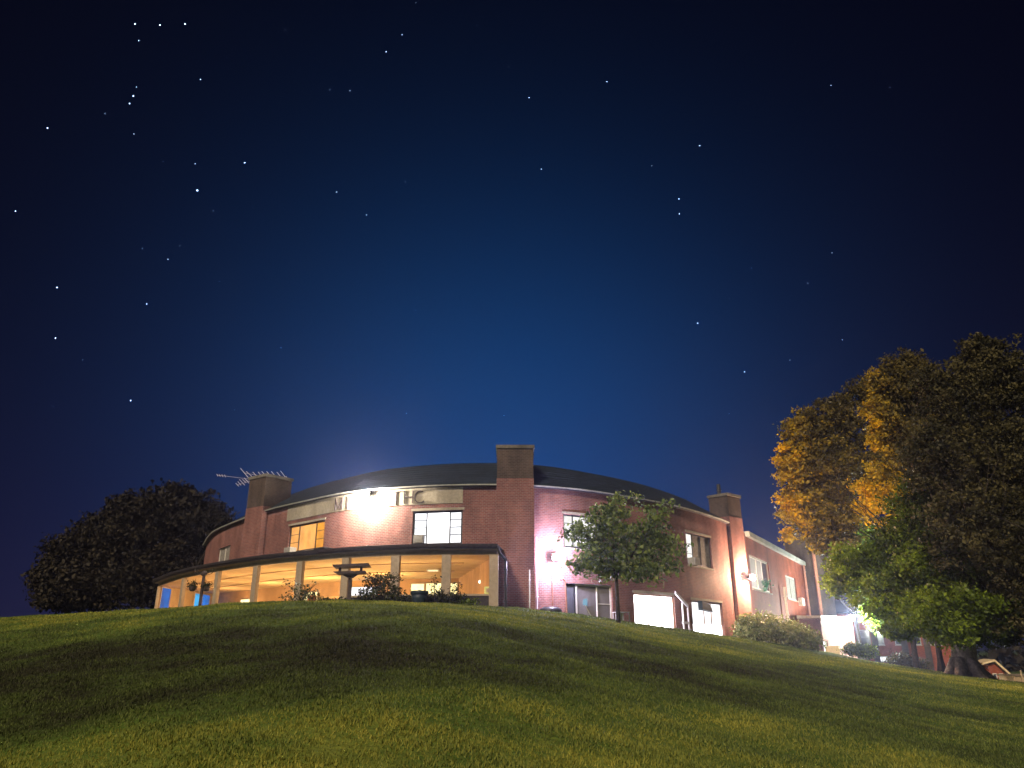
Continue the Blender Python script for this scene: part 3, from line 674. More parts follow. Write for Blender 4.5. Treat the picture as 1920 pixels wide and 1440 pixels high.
# downpipes -------------------------------------------------
def pipe(name, label, pts, r, material, brackets=0, cat='pipe', group=None):
    t_ = thing(name, label, cat, pts[-1] if pts[-1][2] < pts[0][2] else pts[0], group)
    MB().tube(pts, r, 8).build('tube', M[material], t_)
    a, b = Vector(pts[-2]), Vector(pts[-1])
    for k in range(brackets):
        P = a.lerp(b, (k+.5)/brackets); MB().lathe([(r*1.5, -.03), (r*1.5, .03)], 8, Matrix.Translation(P)).build('bracket', M[material], t_)
    return t_
pipe('downpipe', 'dark porch downpipe with a swan neck at the right end of the glazed porch', [(-.62, 33.35, 4.2), (-.55, 33.4, 3.95), (-.30, 33.7, 3.72), (-.28, 33.75, 3.6), (-.28, 33.75, 1.6)], .06, 'darkm', 3, 'downpipe')
def wallpipe(name, label, curve, u, v0, v1, r, material, cat='pipe', d=.1, br=3, zb=None):
    q, z0 = curve.hit(u, v0); _, z1 = curve.hit(u, v1); z1 = z1 if zb is None else zb; P = curve.off(q, d)
    return pipe(name, label, [(P.x, P.y, z0), (P.x, P.y, z1)], r, material, br, cat)
wallpipe('downpipe', 'pale downpipe in the corner right of the central chimney', FC, 1004, 1008, 1142, .05, 'white', 'downpipe', .12)
pipe('vent_pipe', 'thin white pipe on the front of the central chimney', [(.83, 36.6, 3.55), (.83, 36.64, 1.6)], .028, 'white', 2)
wallpipe('conduit', 'thin vertical conduit below the violet white wall lamp', FC, 1034.5, 1066, 1142, .025, 'copper', 'pipe', .05)
q, z0 = FC.hit(1051, 1093); A = FC.frame(q, 0, .5)
pipe('gooseneck_pipe', 'dark pipe with a hooked top left of the patio door', [tuple(A @ Vector(p)) for p in ((-.28, 0, z0-.05), (-.22, 0, z0+.12), (-.1, 0, z0+.16), (0, 0, z0+.05), (0.02, 0, z0-.3), (.08, 0, .9))], .045, 'copper', 0)
wallpipe('white_pipe', 'tall white pipe standing against the wing wall behind the hedge', WC, 1463, 1101, 1170, .11, 'white', 'pipe', .3, 2)
wallpipe('downpipe', 'reddish brown downpipe on the wing beside the dark tower', WC, 1503, 1056, 1190, .12, 'copper', 'downpipe', .15, 4)
P = mt @ Vector((-1.25, -1.62, 0))
pipe('tower_pipe', 'pale pipe running up the corner of the dark tower above the roof', [(P.x, P.y, 10.9), (P.x, P.y, -1)], .16, 'copper', 4)
P = mch3 @ Vector((-.55, 0, 0)); pipe('vent_pipe', 'short dark vent pipe on top of the chimney beside the wing', [(P.x, P.y, 10.45), (P.x, P.y, 9.6)], .13, 'darkm', 1)

# wall lamps ------------------------------------------------
def wall_lamp(label, P, n, power, col, lens, size=.16, r=.12, extra=None):
    t_ = thing('wall_lamp', label, 'wall lamp', P); x = Vector((-n.y, n.x, 0))
    A = Matrix(((x.x, -n.x, 0, P.x), (x.y, -n.y, 0, P.y), (0, 0, 1, P.z), (0, 0, 0, 1)))
    MB().box(-.05, .05, 0, .30, -.04, .04, A).build('bracket', M['darkm'], t_)
    MB().prism([(-size, -.12), (size, -.12), (size*.8, .12), (-size*.8, .12)], (-.10, .0), A).build('housing', M['darkm'], t_)
    MB().prism([(-size*1.05, -.15), (size*1.05, -.15), (size*.9, .13), (-size*.9, .13)], (-.16, -.101), A).build('lens', M[lens], t_)
    lamp('bulb', P+n*.36+Vector((0, 0, -.04)), power, col, r, t_)
    return t_
q, z = FC.hit(697, 927); n = FC.nor(q); wall_lamp('blazing warm white floodlight under the eave among the letters', FC.off(q, .42)+Vector((0, 0, z)), n, 850, (1, .84, .64), 'g_lampw', .2, .15)
q, z = FC.hit(1034, 1046); n = FC.nor(q); wall_lamp('bright violet white wall lamp right of the central chimney', FC.off(q, .38)+Vector((0, 0, z)), n, 420, (.80, .70, 1), 'g_lampc', .15)
P = mch3 @ Vector((.75, -.76, 0)); n = (mch3.to_3x3() @ Vector((0, -1, 0))).normalized()
q, z = WC.hit(1396, 1073); n2_ = WC.nor(q)
wall_lamp('glaring warm wall lamp on the chimney corner at the start of the wing', mch3 @ Vector((.55, -1.05, 4.35)), n, 1150, (1, .62, .38), 'g_lampw', .25)
q, z = AX.hit(1576, 1157); n4_ = AX.nor(q)
wall_lamp('glaring white wall lamp beyond the tower near the green tree', AX.off(q, .9)+Vector((0, 0, z)), n4_, 3300, (.95, 1, .90), 'g_lampw', .4, .25)

# air conditioners and boxes -------------------------------------------------
def ac(label, A, w_=.62, h_=.40, d_=.45, material='white'):
    P = A @ Vector((0, 0, 0)); t_ = thing('air_conditioner', label, 'air conditioner', P)
    MB().box(-w_/2, w_/2, -d_, .06, 0, h_, A).build('casing', M[material], t_)
    for k in range(5):
        z = .06+k*(h_-.1)/5; MB().box(-w_/2+.05, w_/2-.05, -d_-.014, -d_-.002, z, z+.03, A).build('louvre', M['grey'], t_)
    return t_
q, z = FC.hit(548, 1036); ac('pale window air conditioner below the orange window at its left', FC.frame(q, z-.05, 0), .6, .30, .35, 'grey')
q, z = FC.hit(785, 1020); ac('grey air conditioner in the lower left pane of the blazing white window', FC.frame(q, o2[2]+.09, -.06), .52, .40, .16, 'curtain_d')
q, z = FC.hit(1297, 1057); ac('air conditioner in the lower left corner of the grey curtained window', FC.frame(q, o4[2]-.02, -.02), .6, .42, .4, 'grey')
q, z = WC.hit(1487, 1127); A = WC.frame(q, z, 0)
bx = thing('meter_box', 'white meter box on the wing wall left of the brown downpipe', 'meter box', WC.off(WC.hit(1499, 1128)[0], 0)+Vector((0, 0, z)))
A = WC.frame(WC.hit(1499, 1128)[0], z-.25, 0)
MB().box(-.6, .6, -.35, 0, 0, .66, A).build('case', M['white'], bx); MB().box(-.5, .5, -.37, -.352, .06, .6, A).build('lid', M['white'], bx)
q, z = FC.hit(633, 1024)
A = FC.frame(q, 4.5, .9); bx = thing('roof_vent_box', 'dark box standing on the porch roof right of the orange window', 'vent box', A @ Vector((0, 0, 0)))
MB().box(-.42, .42, -.3, .3, 0, .28, A).build('body', M['darkm'], bx); MB().box(-.46, .46, -.34, .34, .282, .32, A).build('lid', M['darkm'], bx)
q, z = FC.hit(678, 1018); A = FC.frame(q, 4.5, .5)
bx = thing('roof_duct', 'long low grey duct lying on the porch roof under the letters', 'duct', A @ Vector((0, 0, 0)))
MB().box(-.8, .8, -.15, .15, 0, .24, A).build('duct', M['grey'], bx); MB().box(.801, .87, -.17, .17, 0, .34, A).build('end_cap', M['gutter'], bx)
# green plant in the wing window
A = mw @ Matrix.Translation((.6*Ww/2*.2, .30, .16)); 

# railing at the entrance -------------------------------------------
q, z = FC.hit(1275, 1180); A = FC.frame(q, 0, .35); gz0 = gz_(*(A @ Vector((0, 0, 0))).xy)
rl = thing('entrance_railing', 'lilac white sloping handrail between the two blazing ground floor openings', 'railing', A @ Vector((0, 0, gz0)))
MB().prism([(-.75, 1.92), (.42, 1.26), (.42, 1.42), (-.75, 2.08)], (-.04, .04), A @ Matrix.Translation((0, 0, gz0))).build('handrail', M['lilac'], rl)
B = A @ Matrix.Translation((0, 0, gz0))
for x0 in (-.18, .34): MB().box(x0, x0+.08, -.035, .035, -.2, 1.25+(.34-x0)*.5, B).build('baluster', M['lilac'], rl)
MB().box(-.26, .34, -.03, .03, .42, .53, B).build('lower_rail', M['lilac'], rl)
# low rail to the hedge
q, z = FC.hit(1360, 1176); Pa = FC.off(q, .6); q2, _ = WC.hit(1386, 1174); Pb = WC.off(q2, .8)
lr = thing('low_rail', 'low pale horizontal rail running from the blazing doors to the hedge', 'railing', (Pa.x, Pa.y, gz_(Pa.x, Pa.y)))
MB().tube([(Pa.x, Pa.y, z), (Pb.x, Pb.y, z+.15)], .05, 6).build('rail', M['sand'], lr)
for k in (.05, .95):
    P = Pa.lerp(Pb, k); MB().tube([(P.x, P.y, z-.9), (P.x, P.y, z+.1)], .05, 6).build('rail_post', M['sand'], lr)
# awning and lamp over the entrance doors
q, z = FC.hit(1316, 1135); A = FC.frame(q, 0, 0)
aw = thing('entrance_awning', 'dark fabric awning sagging over the left of the blazing entrance doors', 'awning', A @ Vector((0, 0, z)))
MB().prism([(-.55, z-.28), (.1, z-.30), (.75, z-.36), (.62, z-.10), (.2, z+.16), (-.55, z+.22)], (-.30, -.02), A).build('canvas', M['bluep'], aw)
# white step box and small bench-like frame by the patio door
q, z = FC.hit(1139, 1157); A = FC.frame(q, 0, 1.0); gz0 = gz_(*(A @ Vector((0, 0, 0))).xy); B = A @ Matrix.Translation((0, 0, gz0))
sb_ = thing('white_side_table', 'small white open frame table in front of the patio door', 'table', B @ Vector((0, 0, 0)))
MB().box(-.36, .36, -.25, .25, .43, .47, B).build('tabletop', M['white'], sb_)
for x0 in (-.35, .31):
    for y0 in (-.24, .2): MB().box(x0, x0+.04, y0, y0+.04, -.1, .429, B).build('leg', M['white'], sb_)
MB().box(-.30, -.10, -.2, .1, 0, .40, B).build('storage_box', M['white'], sb_)
# garden stake leaning at the patio
q, z = FC.hit(1078, 1150); A = FC.frame(q, 0, 1.3); gz0 = gz_(*(A @ Vector((0, 0, 0))).xy)
pipe('garden_stake', 'thin white stake leaning on the grass before the dark panel', [tuple(A @ Vector((-.2, 0, gz0+.5))), tuple(A @ Vector((.15, 0, gz0-.05)))], .015, 'white', 0, 'stake')
# dark mat / cover at foot of the lamp wall
q, z = FC.hit(1021, 1138); A = FC.frame(q, gz_(*FC.off(q, .8).xy), .8)
bn = thing('covered_mound', 'low dark covered mound at the foot of the wall below the violet white lamp', 'cover', A @ Vector((0, 0, 0)))
MB().lathe([(.02, .24), (.35, .22), (.52, .12), (.56, -.1)][::-1], 14, A).build('cover', M['darkm'], bn, True)

# electrics / antennas on the left chimney -------------------------------------------
def yagi(label, pts, mast_to, name='antenna'):
    """pts = list of (u0,v0,u1,v1) element ends at the chimney's distance"""
    Yd = 47.2; E_ = [(at(a, b, Yd+.4), at(c, d, Yd-.4)) for a, b, c, d in pts]; mids = [(p+q)/2 for p, q in E_]
    t_ = thing(name, label, 'antenna', mast_to)
    MB().tube([mids[0], mids[-1]], .010, 6).build('boom', M['steel'], t_)
    for (p, q) in E_: MB().tube([p, q], .020, 5).build('element', M['steel'], t_)
    c = mids[len(mids)//2]; MB().tube([Vector(mast_to), c], .010, 6).build('mast', M['steel'], t_)
top1 = mch1 @ Vector((0, .3, 9.95))
yagi('large rooftop antenna with long slanting rods above the left chimney', [(451, 878, 466, 896), (462, 884, 475, 896), (474, 885, 486, 898), (484, 885, 494, 897), (491, 884, 501, 895), (500, 884, 511, 896), (509, 884, 523, 901), (519, 885, 535, 904), (526, 883, 544, 906), (536, 893, 547, 909)], top1+Vector((.1, 0, -.1)))
yagi('smaller antenna with short rods left of the large rooftop antenna', [(442, 906, 448, 912), (446, 903, 452, 910), (449, 899, 459, 910), (455, 899, 461, 905), (458, 896, 467, 906), (469, 898, 475, 904), (474, 898, 479, 903)], top1+Vector((-.3, .1, -.1)))
yagi('tiny antenna of four stub rods far left of the chimney', [(406.5, 889, 408.5, 893), (411, 890, 413, 893.5), (416, 890, 418, 894), (421, 890.5, 423, 894.5)], top1+Vector((-.5, .3, -.1)))

# bird table -------------------------------------------
P = at(654, 1130, 31.6); gz0 = gz_(P.x, P.y); B = Matrix.Translation((P.x, P.y, 0)) @ Matrix.Rotation(math.radians(6), 4, 'Z')
zt1 = at(654, 1060, 31.6).z; zt2 = at(654, 1072, 31.6).z
bt = thing('bird_table', 'dark wooden bird table with a flat roof on a post before the porch', 'bird table', (P.x, P.y, gz0))
MB().box(-.075, .075, -.075, .075, gz0-.2, zt2-.26, B).build('post', M['wood'], bt)
MB().prism([(-.74, zt1-.02), (.72, zt1+.06), (.80, zt1-.05), (-.66, zt1-.12)], (-.42, .42), B).build('roof_board', M['wood'], bt)
MB().prism([(-.68, zt2-.03), (.60, zt2+.02), (.66, zt2-.08), (-.52, zt2-.12)], (-.36, .36), B).build('tray', M['wood'], bt)
for x0 in (-.50, .36):
    MB().box(x0, x0+.10, -.06, .06, zt2-.02, zt1-.07, B).build('upright', M['wood'], bt)
MB().prism([(-.36, zt2-.122), (.30, zt2-.102), (.10, zt2-.25), (-.10, zt2-.25)], (-.07, .07), B).build('bracket', M['wood'], bt)

# basket post -------------------------------------------
P = at(375, 1130, 36.5); gz0 = gz_(P.x, P.y); zt1 = at(375, 1076, 36.5).z
hp = thing('basket_post', 'dark plant post with curled hooks before the blue lit porch windows', 'plant post', (P.x, P.y, gz0))
MB().tube([(P.x-.0, P.y, gz0-.2), (P.x+.02, P.y, zt1)], .075, 8).build('post', M['wood'], hp)
MB().lathe([(.03, -.12), (.13, -.06), (.15, .03), (.09, .12), (.02, .15)], 10, Matrix.Translation((P.x, P.y, zt1))).build('finial', M['wood'], hp)
for sgn in (-1, 1):
    for k in range(2):
        R = .13+.07*k; MB().tube([(P.x+sgn*(.06+R*(1-math.cos(a))), P.y, zt1+.08-R*.9*math.sin(a)+.12*k*0+.1*math.sin(a*.5)) for a in np.linspace(0, 3.6, 9)], .014, 5).build('hook', M['darkm'], hp)
def foliage_mesh(blobs, n, size, seed, per=26, shell=.55, jit=1.0, tintf=None, sq=1.0, spread=.11):
    """clumps of leaves through ellipsoid blobs [(centre, (rx,ry,rz), weight)]"""
    r = np.random.default_rng(seed); w_ = np.array([b[2] for b in blobs], float); w_ /= w_.sum()
    nc = max(1, n//per); bi = r.choice(len(blobs), nc, p=w_)
    C = np.array([b[0][:] for b in blobs])[bi]; R = np.array([b[1] for b in blobs])[bi]
    d = r.normal(size=(nc, 3)); d /= np.linalg.norm(d, axis=1)[:, None]; rad = shell+(1-shell)*r.random(nc)**.6
    rad *= 1+.085*np.abs(r.normal(size=nc))*(r.random(nc) < .5)-.06*r.random(nc); inner_ = r.random(nc) < .3; rad[inner_] = r.random(inner_.sum())**.5*.8
    cc = C+d*R*rad[:, None]*(1+.17*np.sin(d[:, :1]*6+seed)*np.cos(d[:, 2:]*5)+.14*np.sin(d[:, 1:2]*13+2*seed)*np.sin(d[:, 2:]*11))
    cs = spread*R.mean(1)*(0.6+.8*r.random(nc)); cs = np.maximum(cs, size*1.0)
    pc = r.random(nc)
    idx = np.repeat(np.arange(nc), per); m_ = len(idx)
    off = r.normal(size=(m_, 3))*cs[idx][:, None]*np.array([1, 1, .62]); c = cc[idx]+off
    a = r.normal(size=(m_, 3)); a /= np.linalg.norm(a, axis=1)[:, None]; b = r.normal(size=(m_, 3)); b -= (b*a).sum(1)[:, None]*a; b /= np.linalg.norm(b, axis=1)[:, None]
    s = size*(.55+1.0*r.random(m_)**1.5)[:, None]*(.85+.35*r.random(nc))[idx][:, None]
    nrm = np.cross(a, b)
    V = np.stack([c-a*s*.5, c+b*s*.30*sq+nrm*s*.10, c+a*s*.55, c-b*s*.30*sq+nrm*s*.10], 1).reshape(-1, 3); F = np.arange(m_*4).reshape(-1, 4)
    ti = np.clip((pc[idx]*.75+.25*r.random(m_)) if tintf is None else tintf(cc[idx], pc[idx], r.random(m_)), 0, 1)
    return npmesh('foliage', V, F, ti)
G_dark = leafmat('dark_leaf', [(.012, .016, .008), (.025, .032, .014), (.04, .045, .02)], .6, .2)
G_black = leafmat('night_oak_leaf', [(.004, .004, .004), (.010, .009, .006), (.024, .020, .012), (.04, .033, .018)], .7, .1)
G_shrub = leafmat('shrub_leaf', [(.02, .032, .018), (.04, .055, .025), (.075, .085, .035), (.12, .12, .045)], .5, .3)
G_young = leafmat('young_maple_leaf', [(.03, .055, .025), (.075, .12, .035), (.15, .21, .05), (.28, .33, .09)], .5, .35)
G_green = leafmat('green_maple_leaf', [(.016, .024, .006), (.04, .062, .010), (.11, .165, .014), (.24, .33, .02)], .5, .4)
G_lime = leafmat('lime_maple_leaf', [(.035, .065, .008), (.08, .14, .012), (.14, .22, .016), (.22, .30, .02)], .5, .45)
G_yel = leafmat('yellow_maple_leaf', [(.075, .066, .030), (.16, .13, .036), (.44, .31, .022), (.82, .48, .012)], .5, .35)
G_olive = leafmat('olive_leaf', [(.028, .026, .012), (.05, .044, .018), (.085, .068, .024), (.15, .10, .025)], .55, .3)
G_brown = leafmat('brown_green_leaf', [(.014, .015, .008), (.032, .032, .015), (.066, .060, .026), (.12, .105, .04)], .6, .25)
G_hedge = leafmat('hedge_leaf', [(.05, .075, .025), (.12, .15, .05), (.21, .24, .09), (.34, .34, .16)], .5, .3)
G_flower = leafmat('flower_mix', [(.03, .045, .02), (.06, .07, .03), (.35, .16, .05)], .5, .3)
def fol(name, blobs, n, size, seed, m_, parent, **k):
    me = foliage_mesh(blobs, n, size, seed, **k); me.materials.append(m_); o = link(name, me, parent); o['kind'] = 'stuff'; return o
for u, lab in ((361, 'left'), (387, 'right')):
    Q = at(u, 1102, 36.5); hb = thing('hanging_basket', 'dark hanging plant basket on the %s side of the plant post' % lab, 'hanging basket', Q)
    MB().lathe([(.09, -.16), (.15, -.08), (.17, .06)], 12, Matrix.Translation(Q)).build('basket', M['wood'], hb)
    for s_x in (-.12, .12): MB().tube([Q+Vector((s_x, 0, .05)), (Q.x+(.1 if lab == 'left' else -.1), Q.y, Q.z+.42)], .006, 4).build('wire', M['darkm'], hb)
    fol('foliage', [(Q+Vector((0, 0, .10)), (.22, .22, .16), 1)], 300, .07, 5+u, G_dark, hb, per=6)

# ------------------------------------------------------------------ woody skeletons
def branch(mb, p, d, L, r, depth, rg, up=.25, n=7, taper=.62):
    pts = [Vector(p)]; rr = [r]; d = Vector(d).normalized(); k = 4
    for i in range(k):
        d = (d+Vector((rg.uniform(-.16, .16), rg.uniform(-.16, .16), rg.uniform(-.05, .12)))).normalized(); pts.append(pts[-1]+d*L/k); rr.append(r*(1-(1-taper)*(i+1)/k))
    mb.tube(pts, rr, n)
    if depth <= 0: return
    for j in range(rg.choice((2, 3, 3))):
        a = rg.uniform(0, 6.28); q = pts[rg.choice((-1, -1, -2))]
        nd_ = (d+Vector((math.cos(a), math.sin(a), up*rg.uniform(.2, 1.3)))*rg.uniform(.55, .95)).normalized()
        branch(mb, q, nd_, L*rg.uniform(.62, .82), rr[-1]*.72, depth-1, rg, up, max(4, n-1), taper)
def tree(name, label, base, trunk_h, r, blobs, n, size, m_, seed, depth=4, L=None, lean=(0, 0), group=None, cat='tree', bark='bark', flare=True, **k):
    rg = random.Random(seed); z0 = gz_(base[0], base[1]); b = Vector((base[0], base[1], z0-.2))
    t_ = thing(name, label, cat, (base[0], base[1], z0), group); mb = MB()
    top = b+Vector((lean[0], lean[1], trunk_h+.2))
    if flare: mb.tube([b, b+(top-b)*.08, b+(top-b)*.25, b+(top-b)*.6+Vector((.05, 0, 0)), top], [r*1.7, r*1.25, r*1.02, r*.92, r*.85], 14)
    else: mb.tube([b, b.lerp(top, .5), top], [r*1.2, r, r*.85], 8)
    if flare:
        for a in np.linspace(0, 6.28, 7)[:-1]:
            a += rg.uniform(-.3, .3); mb.tube([b+Vector((math.cos(a)*r*2.3, math.sin(a)*r*2.3, .0)), b+Vector((math.cos(a)*r*1.35, math.sin(a)*r*1.35, .28)), b+Vector((math.cos(a)*r*.55, math.sin(a)*r*.55, 1.0))], [r*.2, r*.5, r*.5], 8)
    mb.build('trunk', M[bark], t_, True); mb = MB()
    L = L or trunk_h*.8
    for j in range(4):
        a = j*1.57+rg.uniform(-.5, .5); branch(mb, top-Vector((0, 0, .1*j)), (math.cos(a)*.75, math.sin(a)*.75, rg.uniform(.6, 1.2)), L, r*.55, depth, rg)
    mb.build('limbs', M['bark'], t_, True)
    fol('crown', blobs, n, size, seed, m_, t_, **k)
    return t_
def B_(u, v, Yd, ru, rv, rd=None, wgt=1.0):
    P = at(u, v, Yd); s = Yd/FPX; return (P, (ru*s, rd if rd else ru*s, rv*s*1.02), wgt)

# small maple before the wall: crown, level by level
YT = 33.5; bs = at(1166, 1164, YT)
blb = [B_(1135, 975, YT, 34, 30), B_(1158, 955, YT, 22, 28, wgt=.5), B_(1105, 1000, YT, 40, 28), B_(1165, 1010, YT, 52, 34, wgt=1.4), B_(1215, 1000, YT, 42, 32), B_(1232, 965, YT, 22, 18, wgt=.35), B_(1253, 950, YT, 11, 9, wgt=.12),
       B_(1120, 1035, YT, 46, 30), B_(1080, 1000, YT, 22, 12, wgt=.2), B_(1062, 998, YT, 12, 8, wgt=.1), B_(1180, 1045, YT, 50, 36, wgt=1.4), B_(1240, 1030, YT, 40, 32), B_(1110, 1062, YT, 42, 20, wgt=.8), B_(1160, 1068, YT, 40, 22, wgt=.8), B_(1215, 1070, YT, 45, 20, wgt=.8), B_(1258, 1050, YT, 22, 22, wgt=.4), B_(1190, 940, YT, 9, 16, wgt=.1), B_(1157, 935, YT, 8, 12, wgt=.1)]
tree('maple_tree', 'small green young maple standing alone in front of the brick wall', (bs.x-.15, bs.y), 2.0, .085, blb, 9500, .17, G_young, 21, 3, 1.25, group=None, flare=False, per=9, spread=.14, shell=.5)

# right-hand group
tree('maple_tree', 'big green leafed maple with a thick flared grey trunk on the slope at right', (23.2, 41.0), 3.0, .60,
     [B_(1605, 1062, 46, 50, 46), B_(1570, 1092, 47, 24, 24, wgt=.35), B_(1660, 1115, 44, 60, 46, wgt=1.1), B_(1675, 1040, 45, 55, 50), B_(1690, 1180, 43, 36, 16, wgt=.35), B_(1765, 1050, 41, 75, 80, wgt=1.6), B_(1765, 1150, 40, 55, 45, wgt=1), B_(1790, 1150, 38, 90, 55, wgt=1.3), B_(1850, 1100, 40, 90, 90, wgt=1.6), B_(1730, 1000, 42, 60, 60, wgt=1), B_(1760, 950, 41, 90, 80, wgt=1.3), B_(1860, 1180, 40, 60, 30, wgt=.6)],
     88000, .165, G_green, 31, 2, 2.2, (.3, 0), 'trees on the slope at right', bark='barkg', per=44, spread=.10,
     tintf=lambda c, p_, r_: np.clip(.22+.42*p_+.3*r_ - .62*((c[:, 0]-21.5)/6).clip(-.55, .6) - .05*(c[:, 2]-4).clip(0, 9), 0, 1))  # lamplight painted into the leaf tint: bright at left, darker right and higher
tree('maple_tree', 'bright lime green maple beside the glaring white lamp beyond the tower', (31.6, 72), 4.2, .2,
     [B_(1665, 1095, 70, 50, 48, wgt=1.2), B_(1660, 1030, 70, 60, 50), B_(1690, 1160, 66, 48, 28, wgt=.7), B_(1650, 1150, 67.5, 24, 22, wgt=.3), B_(1640, 1020, 71, 36, 30, wgt=.4), B_(1730, 1110, 67, 50, 60, wgt=.8)],
     46000, .28, G_lime, 33, 2, 3, (0, 0), 'trees on the slope at right', per=20, spread=.12)
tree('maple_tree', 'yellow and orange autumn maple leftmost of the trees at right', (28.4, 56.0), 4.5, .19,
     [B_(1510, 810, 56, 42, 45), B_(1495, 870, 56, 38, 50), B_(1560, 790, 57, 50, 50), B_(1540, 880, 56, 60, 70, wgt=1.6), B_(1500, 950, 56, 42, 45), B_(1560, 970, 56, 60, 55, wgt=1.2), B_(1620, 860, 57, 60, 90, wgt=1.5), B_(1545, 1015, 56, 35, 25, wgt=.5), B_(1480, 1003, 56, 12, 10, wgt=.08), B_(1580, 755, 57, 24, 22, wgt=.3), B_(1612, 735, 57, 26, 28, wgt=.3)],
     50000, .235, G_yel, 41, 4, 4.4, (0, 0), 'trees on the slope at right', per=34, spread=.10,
     tintf=lambda c, p_, r_: np.clip(.55*p_+.3*r_ + .34 - .58*((c[:, 0]-20.6)/2.6).clip(0, 1) + .5*np.exp(-((c[:, 0]-25.5)**2+(c[:, 2]-9.3)**2)/1.2), 0, 1))  # autumn colour plus painted light: bright left edge, dull olive to the right
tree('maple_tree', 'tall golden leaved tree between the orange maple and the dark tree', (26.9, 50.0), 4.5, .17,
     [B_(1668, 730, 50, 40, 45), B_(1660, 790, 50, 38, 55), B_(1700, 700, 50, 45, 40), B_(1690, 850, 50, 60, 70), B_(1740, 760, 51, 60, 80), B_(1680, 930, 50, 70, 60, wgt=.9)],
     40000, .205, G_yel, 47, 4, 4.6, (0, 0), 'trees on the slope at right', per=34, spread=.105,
     tintf=lambda c, p_, r_: np.clip(.45*p_+.3*r_ + .42 - .68*((c[:, 0]-24.6)/2.0).clip(0, 1), 0, 1))  # golden leaf colour with light painted on the left, olive further right
tree('dark_tree', 'tall dark olive tree with a forked trunk at the right edge', (25.6, 37.2), 2.6, .34,
     [B_(1800, 760, 38, 75, 85), B_(1860, 710, 38, 70, 75), B_(1920, 760, 38, 80, 110), B_(1780, 860, 38, 85, 80, wgt=1.2), B_(1870, 880, 38, 110, 100, wgt=1.6), B_(1960, 950, 38, 110, 150, wgt=1.6), B_(1840, 990, 37, 100, 80, wgt=1.2), B_(1930, 1110, 37, 80, 90), B_(1745, 720, 39, 35, 35, wgt=.3), B_(1840, 655, 38, 36, 26, wgt=.3)],
     90000, .16, G_brown, 53, 4, 3.6, (.2, .1), 'trees on the slope at right', per=46, spread=.10)
# left-hand clump
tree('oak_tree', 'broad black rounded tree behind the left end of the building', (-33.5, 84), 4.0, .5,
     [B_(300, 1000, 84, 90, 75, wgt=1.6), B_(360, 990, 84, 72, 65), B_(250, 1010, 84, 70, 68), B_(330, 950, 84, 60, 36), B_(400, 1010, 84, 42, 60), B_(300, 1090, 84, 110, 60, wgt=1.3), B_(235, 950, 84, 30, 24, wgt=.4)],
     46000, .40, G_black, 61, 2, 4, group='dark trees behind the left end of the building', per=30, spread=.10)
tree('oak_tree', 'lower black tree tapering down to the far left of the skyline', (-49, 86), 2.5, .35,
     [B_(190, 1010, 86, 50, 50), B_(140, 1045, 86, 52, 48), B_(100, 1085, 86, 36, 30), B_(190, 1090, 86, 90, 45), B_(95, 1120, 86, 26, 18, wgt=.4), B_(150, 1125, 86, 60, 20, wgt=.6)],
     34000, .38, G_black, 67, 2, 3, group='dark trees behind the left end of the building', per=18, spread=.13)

# shrubs in front of the porch -------------------------------------------
def shrub(name, label, u, v, Yd, blobs, n, size, m_, seed, stems=6, group='shrubs planted along the porch', per=7, spread=.22):
    P = at(u, v, Yd); z0 = gz_(P.x, P.y); rg = random.Random(seed); t_ = thing(name, label, 'shrub', (P.x, P.y, z0), group); mb = MB()
    for k in range(stems):
        c, R, _w = blobs[rg.randrange(len(blobs))]; e_ = Vector((c.x+rg.uniform(-.6, .6)*R[0], c.y+rg.uniform(-.5, .5)*R[1], c.z+rg.uniform(0, .7)*R[2]))
        s = Vector((P.x+rg.uniform(-.1, .1), P.y+rg.uniform(-.1, .1), z0-.1)); mb.tube([s, s.lerp(e_, .5)+Vector((rg.uniform(-.05, .05), 0, .08)), e_], [.014, .01, .005], 4)
    mb.build('stems', M['wood'], t_); fol('foliage', blobs, n, size, seed, m_, t_, per=per, spread=spread); return t_
YS = 32.4
shrub('rose_bush', 'loose leafy rose bush in front of the fourth porch post from the left', 566, 1130, YS, [B_(560, 1117, YS, 24, 13), B_(582, 1120, YS, 22, 11), B_(540, 1124, YS, 14, 8, wgt=.4), B_(553, 1100, YS, 9, 12, wgt=.2), B_(592, 1100, YS, 7, 12, wgt=.25), B_(535, 1090, YS, 6, 5, wgt=.1), B_(573, 1106, YS, 10, 8, wgt=.3)], 900, .09, G_shrub, 71, 9)
shrub('tall_shrub', 'tall airy shrub glowing in the light right of the bird table', 712, 1132, YS, [B_(705, 1090, YS, 22, 16), B_(722, 1098, YS, 26, 20), B_(710, 1115, YS, 26, 14), B_(740, 1112, YS, 18, 16), B_(690, 1110, YS, 10, 12, wgt=.4), B_(735, 1083, YS, 12, 8, wgt=.3)], 1900, .10, G_shrub, 72, 14, per=8)
shrub('leafy_shrub', 'spiky dark plant left of the sixth porch post near the tall shrub', 684, 1132, YS, [B_(683, 1118, YS, 8, 12), B_(676, 1110, YS, 5, 6, wgt=.4)], 160, .10, G_shrub, 73, 5)
shrub('leafy_shrub', 'upright spiky plant behind the dark tub by the porch', 818, 1133, YS, [B_(817, 1112, YS, 12, 13), B_(815, 1090, YS, 3, 12, wgt=.2), B_(827, 1118, YS, 8, 9)], 420, .085, G_dark, 74, 8)
shrub('leafy_shrub', 'twiggy plant in front of the rightmost porch bay', 855, 1134, YS, [B_(855, 1110, YS, 14, 14), B_(845, 1122, YS, 14, 10)], 420, .085, G_dark, 75, 9)
shrub('flower_clump', 'low bright green clump at the right end of the planting bed', 888, 1136, YS, [B_(886, 1129, YS, 12, 8), B_(872, 1130, YS, 10, 6)], 420, .08, G_green, 76, 4)
